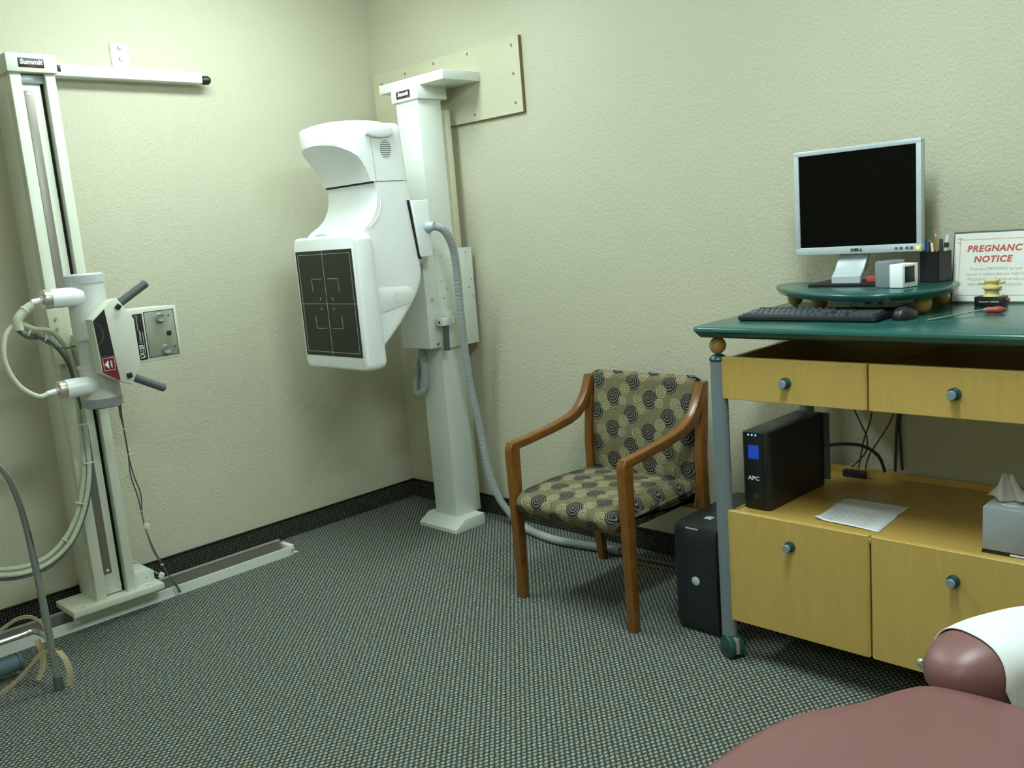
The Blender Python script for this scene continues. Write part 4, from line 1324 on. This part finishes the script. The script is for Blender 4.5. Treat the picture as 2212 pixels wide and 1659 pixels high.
solo(MB().tube([(2.735, -.085, ZR - .026), (2.733, -.08, ZT + .03), (2.74, -.07, ZT + .004), (2.75, -.02, ZT + .004)], .0022, 8).tube([(2.765, -.085, ZR - .026), (2.765, -.08, ZT + .03), (2.775, -.05, ZT + .004), (2.785, -.02, ZT + .004)], .0022, 8), 'loose_cable', M['black'], 'black monitor cords hanging below the riser', 'cable', 'cables behind and on the cart')

# ---- UPS on shelf
ZS = .514
UP = thing('power_backup_unit', (2.60, -.40, ZS), 'tall black battery backup unit with a blue display on the cart shelf', 'battery backup')
upo = round_poly([(2.550, -.598), (2.650, -.598), (2.660, -.235), (2.560, -.235)], [.022, .022, .006, .006])
build(MB().prism(upo, 2, ZS, ZS + .262, .006), 'case', M['upsdark'], UP)
build(MB().box(2.574, 2.628, -.6008, -.5975, ZS + .02, ZS + .25, .002), 'front_strip', M['black'], UP)
dsp = build(MB().box(2.579, 2.617, -.6020, -.6005, ZS + .174, ZS + .220), 'display', M['lcd'], UP, smooth=False, label='blue backlit display')
for x in (2.580, 2.593, 2.606):
    build(MB().lathe((x, -.5985, ZS + .2535), (0, -1, .6), [(.0028, 0), (.002, .0015), (0, .002)], 12), 'indicator_light', M['led'], UP, label='blue indicator light')
text('APC', .019, (2.596, -.6012, ZS + .108), (1, 0, 0), (0, 0, 1), M['whitetxt'], 'maker_lettering', UP, bold=.0005, sx=1.15)
um_ = MB()
for z_, xs_ in ((.050, ((2.594, 2.601), (2.603, 2.610))), (.045, ((2.595, 2.599), (2.602, 2.611)))):
    for xa_, xb_ in xs_:
        um_.box(xa_, xb_, -.6014, -.6009, ZS + z_, ZS + z_ + .0018)
build(um_, 'small_marks', M['gripgrey'], UP, smooth=False)
build(MB().box(2.562, 2.676, -.235, -.222, ZS + .02, ZS + .258, .002), 'rear_panel', M['pcside'], UP, smooth=False)
# cables behind
solo(MB().tube([(2.66, -.235, .655), (2.72, -.20, .66), (2.765, -.15, .645), (2.795, -.10, .60), (2.805, -.075, .54)], .006, 10), 'loose_cable', M['cabled'], 'thick black cord arching out behind the battery backup', 'cable', 'cables behind and on the cart')
solo(MB().tube([(2.665, -.10, .875), (2.69, -.09, .79), (2.73, -.085, .70), (2.745, -.08, .655), (2.735, -.075, .60), (2.69, -.09, .545)], .0028, 8), 'data_cable', M['cabled'], 'thin black cable crossing behind the battery backup', 'cable', 'cables behind and on the cart')
solo(MB().tube([(2.785, -.075, .89), (2.770, -.075, .80), (2.755, -.075, .72), (2.73, -.07, .65), (2.715, -.07, .58), (2.71, -.075, .54)], .0028, 8), 'data_cable', M['cabled'], 'thin black cable hanging left of the thick cord bundle', 'cable', 'cables behind and on the cart')
solo(MB().tube([(2.852, -.042, .93), (2.858, -.042, .86), (2.845, -.042, .78), (2.835, -.040, .70), (2.83, -.038, .62), (2.825, -.036, .535)], .0055, 8).tube([(2.86, -.036, .93), (2.868, -.036, .85), (2.850, -.036, .77), (2.842, -.034, .70), (2.844, -.030, .62), (2.848, -.030, .54)], .0055, 8), 'cord_bundle', M['cabled'], 'thick black cord bundle hanging down the back wall behind the shelf', 'cable', 'cables behind and on the cart')
solo(MB().tube([(2.845, -.055, .80), (2.82, -.06, .72), (2.78, -.062, .65), (2.745, -.065, .59), (2.735, -.075, .54)], .0026, 8), 'data_cable', M['cabled'], 'thin black cable curving off the cord bundle', 'cable', 'cables behind and on the cart')
solo(MB().box(2.665, 2.75, -.115, -.09, .514, .54, .006), 'power_strip', M['black'], 'small black power plug block on the shelf behind the battery backup', 'power strip')

# ---- paper on shelf
pm = MB()
rg = []
NP = 14
pa, pb, pc_, pd_ = Vector((2.800, -.592)), Vector((2.785, -.335)), Vector((2.995, -.335)), Vector((3.012, -.610))
for layer in (0, 1):
    pass
bm = bmesh.new()
g1, g2 = [], []
for i in range(NP + 1):
    r1, r2 = [], []
    for j in range(NP + 1):
        u, v = i / NP, j / NP
        p = (pa * (1 - u) + pd_ * u) * (1 - v) + (pb * (1 - u) + pc_ * u) * v
        z = ZS + .0012 + .004 * math.exp(-((v - .62) / .06) ** 2) + .010 * max(0, 1 - u * 6) * max(0, 1 - v * 6) + .003 * (1 - v) * math.sin(u * 3)
        r1.append(bm.verts.new((p.x, p.y, z)))
        r2.append(bm.verts.new((p.x, p.y, z + .0006)))
    g1.append(r1); g2.append(r2)
for i in range(NP):
    for j in range(NP):
        bm.faces.new((g2[i][j], g2[i + 1][j], g2[i + 1][j + 1], g2[i][j + 1]))
        bm.faces.new((g1[i][j], g1[i][j + 1], g1[i + 1][j + 1], g1[i + 1][j]))
for k in range(NP):
    bm.faces.new((g1[k][0], g1[k + 1][0], g2[k + 1][0], g2[k][0]))
    bm.faces.new((g1[k + 1][NP], g1[k][NP], g2[k][NP], g2[k + 1][NP]))
    bm.faces.new((g1[0][k + 1], g1[0][k], g2[0][k], g2[0][k + 1]))
    bm.faces.new((g1[NP][k], g1[NP][k + 1], g2[NP][k + 1], g2[NP][k]))
PP = solo(bm, 'paper_sheet', M['paper'], 'printed white sheet of paper lying on the open shelf', 'paper', ang=80)
ln_ = MB()
for k in range(17):
    v = .06 + k * .05
    if abs(v - .62) < .08:
        continue
    a = (pa * .92 + pd_ * .08) * (1 - v) + (pb * .92 + pc_ * .08) * v
    e_ = random.uniform(.75, .93)
    b_ = (pa * (1 - e_) + pd_ * e_) * (1 - v) + (pb * (1 - e_) + pc_ * e_) * v
    z = ZS + .0012 + .0006 + .003 * (1 - v) + .0004
    ln_.prism([(a.x, a.y), (b_.x, b_.y), (b_.x, b_.y + .0022), (a.x, a.y + .0022)], 2, z, z + .0002)
build(ln_, 'printed_lines', M['greyink'], PP, smooth=False)

# ---- tissue box
TB = thing('tissue_box', (3.36, -.54, ZS), 'grey-blue tissue box with a tissue standing up, right end of the shelf', 'tissue box')
build(MB().box(3.302, 3.418, -.612, -.497, ZS + .010, ZS + .131, .002), 'carton', M['tissuebox'], TB)
build(MB().box(3.301, 3.419, -.613, -.496, ZS, ZS + .010), 'bottom_band', M['black'], TB, smooth=False, label='black band along the bottom')
build(MB().box(3.372, 3.410, -.6138, -.613, ZS + .0025, ZS + .0085), 'band_label', M['whitetxt'], TB, smooth=False)
build(MB().loft([[(3.362 + .036 * f_ * math.cos(a), -.555 + .024 * f_ * math.sin(a), ZS + .131 + h) for a in [2 * PI * k / 24 for k in range(24)]] for f_, h in ((1, 0), (.96, .0016), (.02, .0016))]), 'opening_film', M['silver'], TB)
bm = bmesh.new()
NU, NV = 20, 8
lay = []
for side in (0, 1):
    gr = []
    for j in range(NV + 1):
        v = j / NV
        row = []
        for i in range(NU + 1):
            u = i / NU
            wv = .056 * (1 - v) + .022 * v
            x = 3.348 + (u - .5) * 2 * wv * .95
            y = -.556 + .012 * math.sin(u * 13 + v * 2) * (1 - .5 * v) + side * .0012
            z = ZS + .131 + v * (.080 - .016 * math.exp(-((u - .52) / .09) ** 2) - .030 * max(0, abs(u - .5) - .30) * 5) + .004 + .012 * (1 - v) * abs(2 * u - 1)
            row.append(bm.verts.new((x, y, z)))
        gr.append(row)
    lay.append(gr)
for side, gr in enumerate(lay):
    for j in range(NV):
        for i in range(NU):
            q = (gr[j][i], gr[j][i + 1], gr[j + 1][i + 1], gr[j + 1][i])
            bm.faces.new(q if side == 0 else q[::-1])
build(bm, 'tissue', M['tissue'], TB, ang=60)

# ---- PC tower
PT = thing('computer_tower', (2.335, -.36, 0), 'black computer tower on the carpet between armchair and cart', 'computer')
build(MB().box(2.262, 2.418, -.555, -.150, .006, .400, .004), 'case', M['pcside'], PT)
pf = [(-.555, .006), (-.575, .010), (-.582, .05), (-.585, .20), (-.582, .345), (-.580, .385), (-.568, .402), (-.50, .407), (-.16, .405), (-.155, .396), (-.555, .396)]
build(MB().prism(pf, 0, 2.252, 2.424, .004), 'front_panel', M['pccase'], PT)
build(MB().box(2.258, 2.418, -.5835, -.580, .318, .321), 'drive_seam', M['black'], PT, smooth=False)
build(MB().lathe((2.338, -.584, .200), (0, -1, 0), [(.0165, 0), (.0165, .003), (.014, .005), (0, .0055)], 28), 'power_button', M['silver'], PT, label='round silver button')
st = build(MB().box(2.272, 2.290, -.5815, -.5805, .055, .104, .0003), 'sticker', M['whitetxt'], PT, label='small blue and white sticker')
build(MB().box(2.2725, 2.2895, -.5820, -.5814, .082, .093), 'sticker_band', M['bluepl'], st, smooth=False)
build(MB().box(2.2725, 2.2895, -.5820, -.5814, .0795, .0815), 'sticker_band', M['redpl'], st, smooth=False)
build(MB().box(2.300, 2.352, -.5800, -.5770, .3895, .3945, .001), 'front_label', M['silver'], PT)
build(MB().box(2.325, 2.355, -.5, -.47, .407, .4085, .0005), 'top_badge', M['silver'], PT)

# ================================================================== TREATMENT TABLE (bottom right)
TT = thing('treatment_table', (3.65, -2.3, 0), 'maroon padded treatment table at the lower right corner', 'treatment table')
half = [(0.0, -1.552), (.06, -1.553), (.105, -1.562), (.140, -1.585), (.168, -1.630), (.195, -1.690), (.222, -1.735), (.252, -1.775), (.282, -1.84), (.300, -1.93), (.309, -2.05), (.313, -2.3), (.314, -2.8), (.310, -3.10), (.28, -3.16), (0, -3.18)]
CX = 3.652
right_h = half
poly = [(CX + a, b_) for a, b_ in half] + [(CX - a, b_) for a, b_ in half[::-1][1:-1]]
sm = closed_smooth([(x + (-.012 if x < CX - .1 else 0), y + .012) for x, y in poly], 3)
rr = []


def inset2(P, f):
    n = len(P)
    out = []
    for i in range(n):
        a = Vector(P[i - 1]); b_ = Vector(P[i]); c = Vector(P[(i + 1) % n])
        if (b_ - a).length < 1e-7 or (c - b_).length < 1e-7:
            out.append(P[i]); continue
        e1 = (b_ - a).normalized(); e2 = (c - b_).normalized()
        nn = (Vector((e1.y, -e1.x)) + Vector((e2.y, -e2.x)))
        nn = nn.normalized() if nn.length > 1e-6 else Vector((e1.y, -e1.x))
        out.append((b_.x + nn.x * f, b_.y + nn.y * f))
    return out


for f, z in ((.03, .515), (.012, .518), (.003, .530), (-.004, .552), (-.004, .574), (.001, .592), (.010, .604), (.026, .611), (.055, .615)):
    rr.append([(x, y, z) for x, y in inset2(sm, f)])
build(MB().loft(rr), 'body_cushion', M['vinyl'], TT, ang=60)
build(MB().box(CX - .22, CX + .22, -2.95, -1.75, .44, .515, .01), 'frame', M['gripgrey'], TT)
build(MB().box(CX - .16, CX + .16, -2.75, -1.95, .06, .44, .01), 'pedestal', M['cream_d'], TT)
build(MB().box(CX - .26, CX + .26, -2.9, -1.8, 0, .06, .01), 'base', M['black'], TT)
build(MB().box(CX - .04, CX + .04, -1.80, -1.20, .49, .53, .004), 'headrest_arm', M['chrome'], TT)
# head cushions (two pads)


def pad(cx, cy, cz, rx, ry, rz, yaw, pitch, name, mat, parent, ua=0.0, ub=1.0, grow=0.0, e=2.6, kind=None, hollow=False):
    Mx = Matrix.Translation((cx, cy, cz)) @ Matrix.Rotation(yaw, 4, 'Z') @ Matrix.Rotation(pitch, 4, 'X')
    rings = []
    NS, NR = 26, 36
    for i in range(NS + 1):
        u = ua + (ub - ua) * i / NS
        y = -math.cos(PI * u)
        k = (max(0, 1 - abs(y) ** e)) ** (1 / 2.2)
        k = max(k, .004)
        ring = []
        for j in range(NR):
            a = 2 * PI * j / NR
            ca, sa = math.cos(a), math.sin(a)
            x = (rx * k + grow) * math.copysign(abs(ca) ** .8, ca)
            z = (rz * k + grow) * math.copysign(abs(sa) ** .8, sa)
            ring.append(Mx @ Vector((x, y * ry, z)))
        rings.append(ring)
    return build(MB().loft(rings, cap=not hollow), name, mat, parent, ang=60)


pad(3.614, -1.378, .612, .094, .198, .072, math.radians(-27), 0, 'head_cushion', M['vinyl'], TT)
pad(3.829, -1.378, .612, .094, .198, .072, math.radians(27), 0, 'head_cushion', M['vinyl'], TT)
build(MB().box(3.56, 3.86, -1.49, -1.27, .530, .546, .004), 'headrest_plate', M['black'], TT)
build(MB().lathe((3.488, -1.485, .60), (-1, .3, .0), [(.012, 0), (.014, .006), (.010, .018), (0, .022)], 18), 'adjustment_knob', M['chrome'], TT)
# face paper draped over the nearer head cushion
PMX = Matrix.Translation((3.614, -1.378, .612)) @ Matrix.Rotation(math.radians(-27), 4, 'Z')
bm = bmesh.new()
ra, rb = [], []
NY = 14
for j in range(NY + 1):
    y = -.108 + .195 * j / NY
    q = y / .198
    k_ = (max(0, 1 - abs(q) ** 2.6)) ** (1 / 2.2)
    lay1, lay2 = [], []
    for lay, g in ((lay1, .0030), (lay2, .0045)):
        for k in range(27):
            a = math.radians(205 - 205 * k / 26)
            ca, sa = math.cos(a), math.sin(a)
            kk = max(k_, .86)
            lay.append(Vector(((.094 * kk + g) * math.copysign(abs(ca) ** .8, ca), y + .012 * (1 - abs(sa)) * (-1 if j == 0 else 0), (.072 * kk + g) * math.copysign(abs(sa) ** .8, sa))))
        e0 = lay[-1]
        lay.append(Vector((e0.x + .004, y, -.030)))
        lay.append(Vector((e0.x + .010, y, -.052)))
    ra.append([bm.verts.new(PMX @ v) for v in lay1])
    rb.append([bm.verts.new(PMX @ v) for v in lay2])
n_ = len(ra[0])
for j in range(NY):
    for i in range(n_ - 1):
        bm.faces.new((ra[j][i], ra[j][i + 1], ra[j + 1][i + 1], ra[j + 1][i]))
        bm.faces.new((rb[j][i], rb[j + 1][i], rb[j + 1][i + 1], rb[j][i + 1]))
    bm.faces.new((ra[j][0], ra[j + 1][0], rb[j + 1][0], rb[j][0]))
    bm.faces.new((ra[j][-1], rb[j][-1], rb[j + 1][-1], ra[j + 1][-1]))
for i in range(n_ - 1):
    bm.faces.new((ra[0][i], rb[0][i], rb[0][i + 1], ra[0][i + 1]))
    bm.faces.new((ra[-1][i], ra[-1][i + 1], rb[-1][i + 1], rb[-1][i]))
solo(bm, 'face_paper', M['paper'], 'white paper sheet draped over the maroon head cushion', 'paper', ang=60)

# ================================================================== CHROME STAND (bottom left)
CS = thing('chrome_stand', (.70, -2.4, 0), 'chrome tubular stand with beige straps at the lower left edge', 'stand')
for x_, y_ in ((.745, 0), (.745, -.50)):
    s_ = 1 if y_ == 0 else -1
    yb = -2.250 + y_
    build(MB().tube([(x_ - .01, yb - s_ * .20, .90), (x_ - .008, yb - s_ * .11, .885), (x_ - .006, yb - s_ * .065, .85), (x_ - .005, yb - s_ * .035, .78), (x_ - .004, yb - s_ * .015, .65), (x_ - .002, yb - s_ * .005, .40), (x_, yb, .05)], .0125, 16, 8), 'upright_tube', M['chrome'], CS)
    build(MB().lathe((x_, yb, 0), (0, 0, 1), [(.017, 0), (.018, .01), (.0155, .05), (0, .05)], 18), 'rubber_foot', M['gripgrey'], CS)
    for z in (.055, .075, .125):
        build(MB().lathe((x_ + .010, yb, z), (1, .3, 0), [(.007, 0), (.006, .004), (0, .006)], 12), 'rivet', M['chrome'], CS)
    build(MB().tube([(x_, yb, .150), (.66, yb - s_ * -.012, .172), (.60, yb - s_ * .012, .188), (.60, yb - s_ * .06, .188), (.60, -2.50, .188)], .011, 14, 8), 'cross_tube', M['chrome'], CS)
# straps
build(MB().ribbon([(.60, -2.46, .215), (.60, -2.37, .232), (.60, -2.31, .252), (.60, -2.265, .245), (.60, -2.235, .215), (.605, -2.225, .175)], (.4, 0, 1), .016, .002), 'strap', M['beige'], CS)
build(MB().ribbon([(.72, -2.46, .045), (.72, -2.40, .065), (.72, -2.34, .10), (.72, -2.295, .135), (.735, -2.262, .150), (.765, -2.238, .150)], (.3, 0, 1), .016, .002), 'strap', M['beige'], CS)
build(MB().ribbon([(.63, -2.265, .165), (.635, -2.255, .12), (.635, -2.262, .06), (.64, -2.285, .02)], (0, 1, 0), .022, .002), 'strap', M['beige'], CS)
build(MB().ribbon([(.775, -2.240, .155), (.80, -2.228, .12), (.81, -2.225, .07), (.80, -2.232, .022)], (.5, 1, 0), .020, .002), 'strap', M['beige'], CS)
build(MB().cyl((.50, -2.42, .055), (.50, -2.30, .055), .03).cyl((.50, -2.305, .055), (.50, -2.295, .055), .034), 'foam_roller', M['beltblue'], CS)
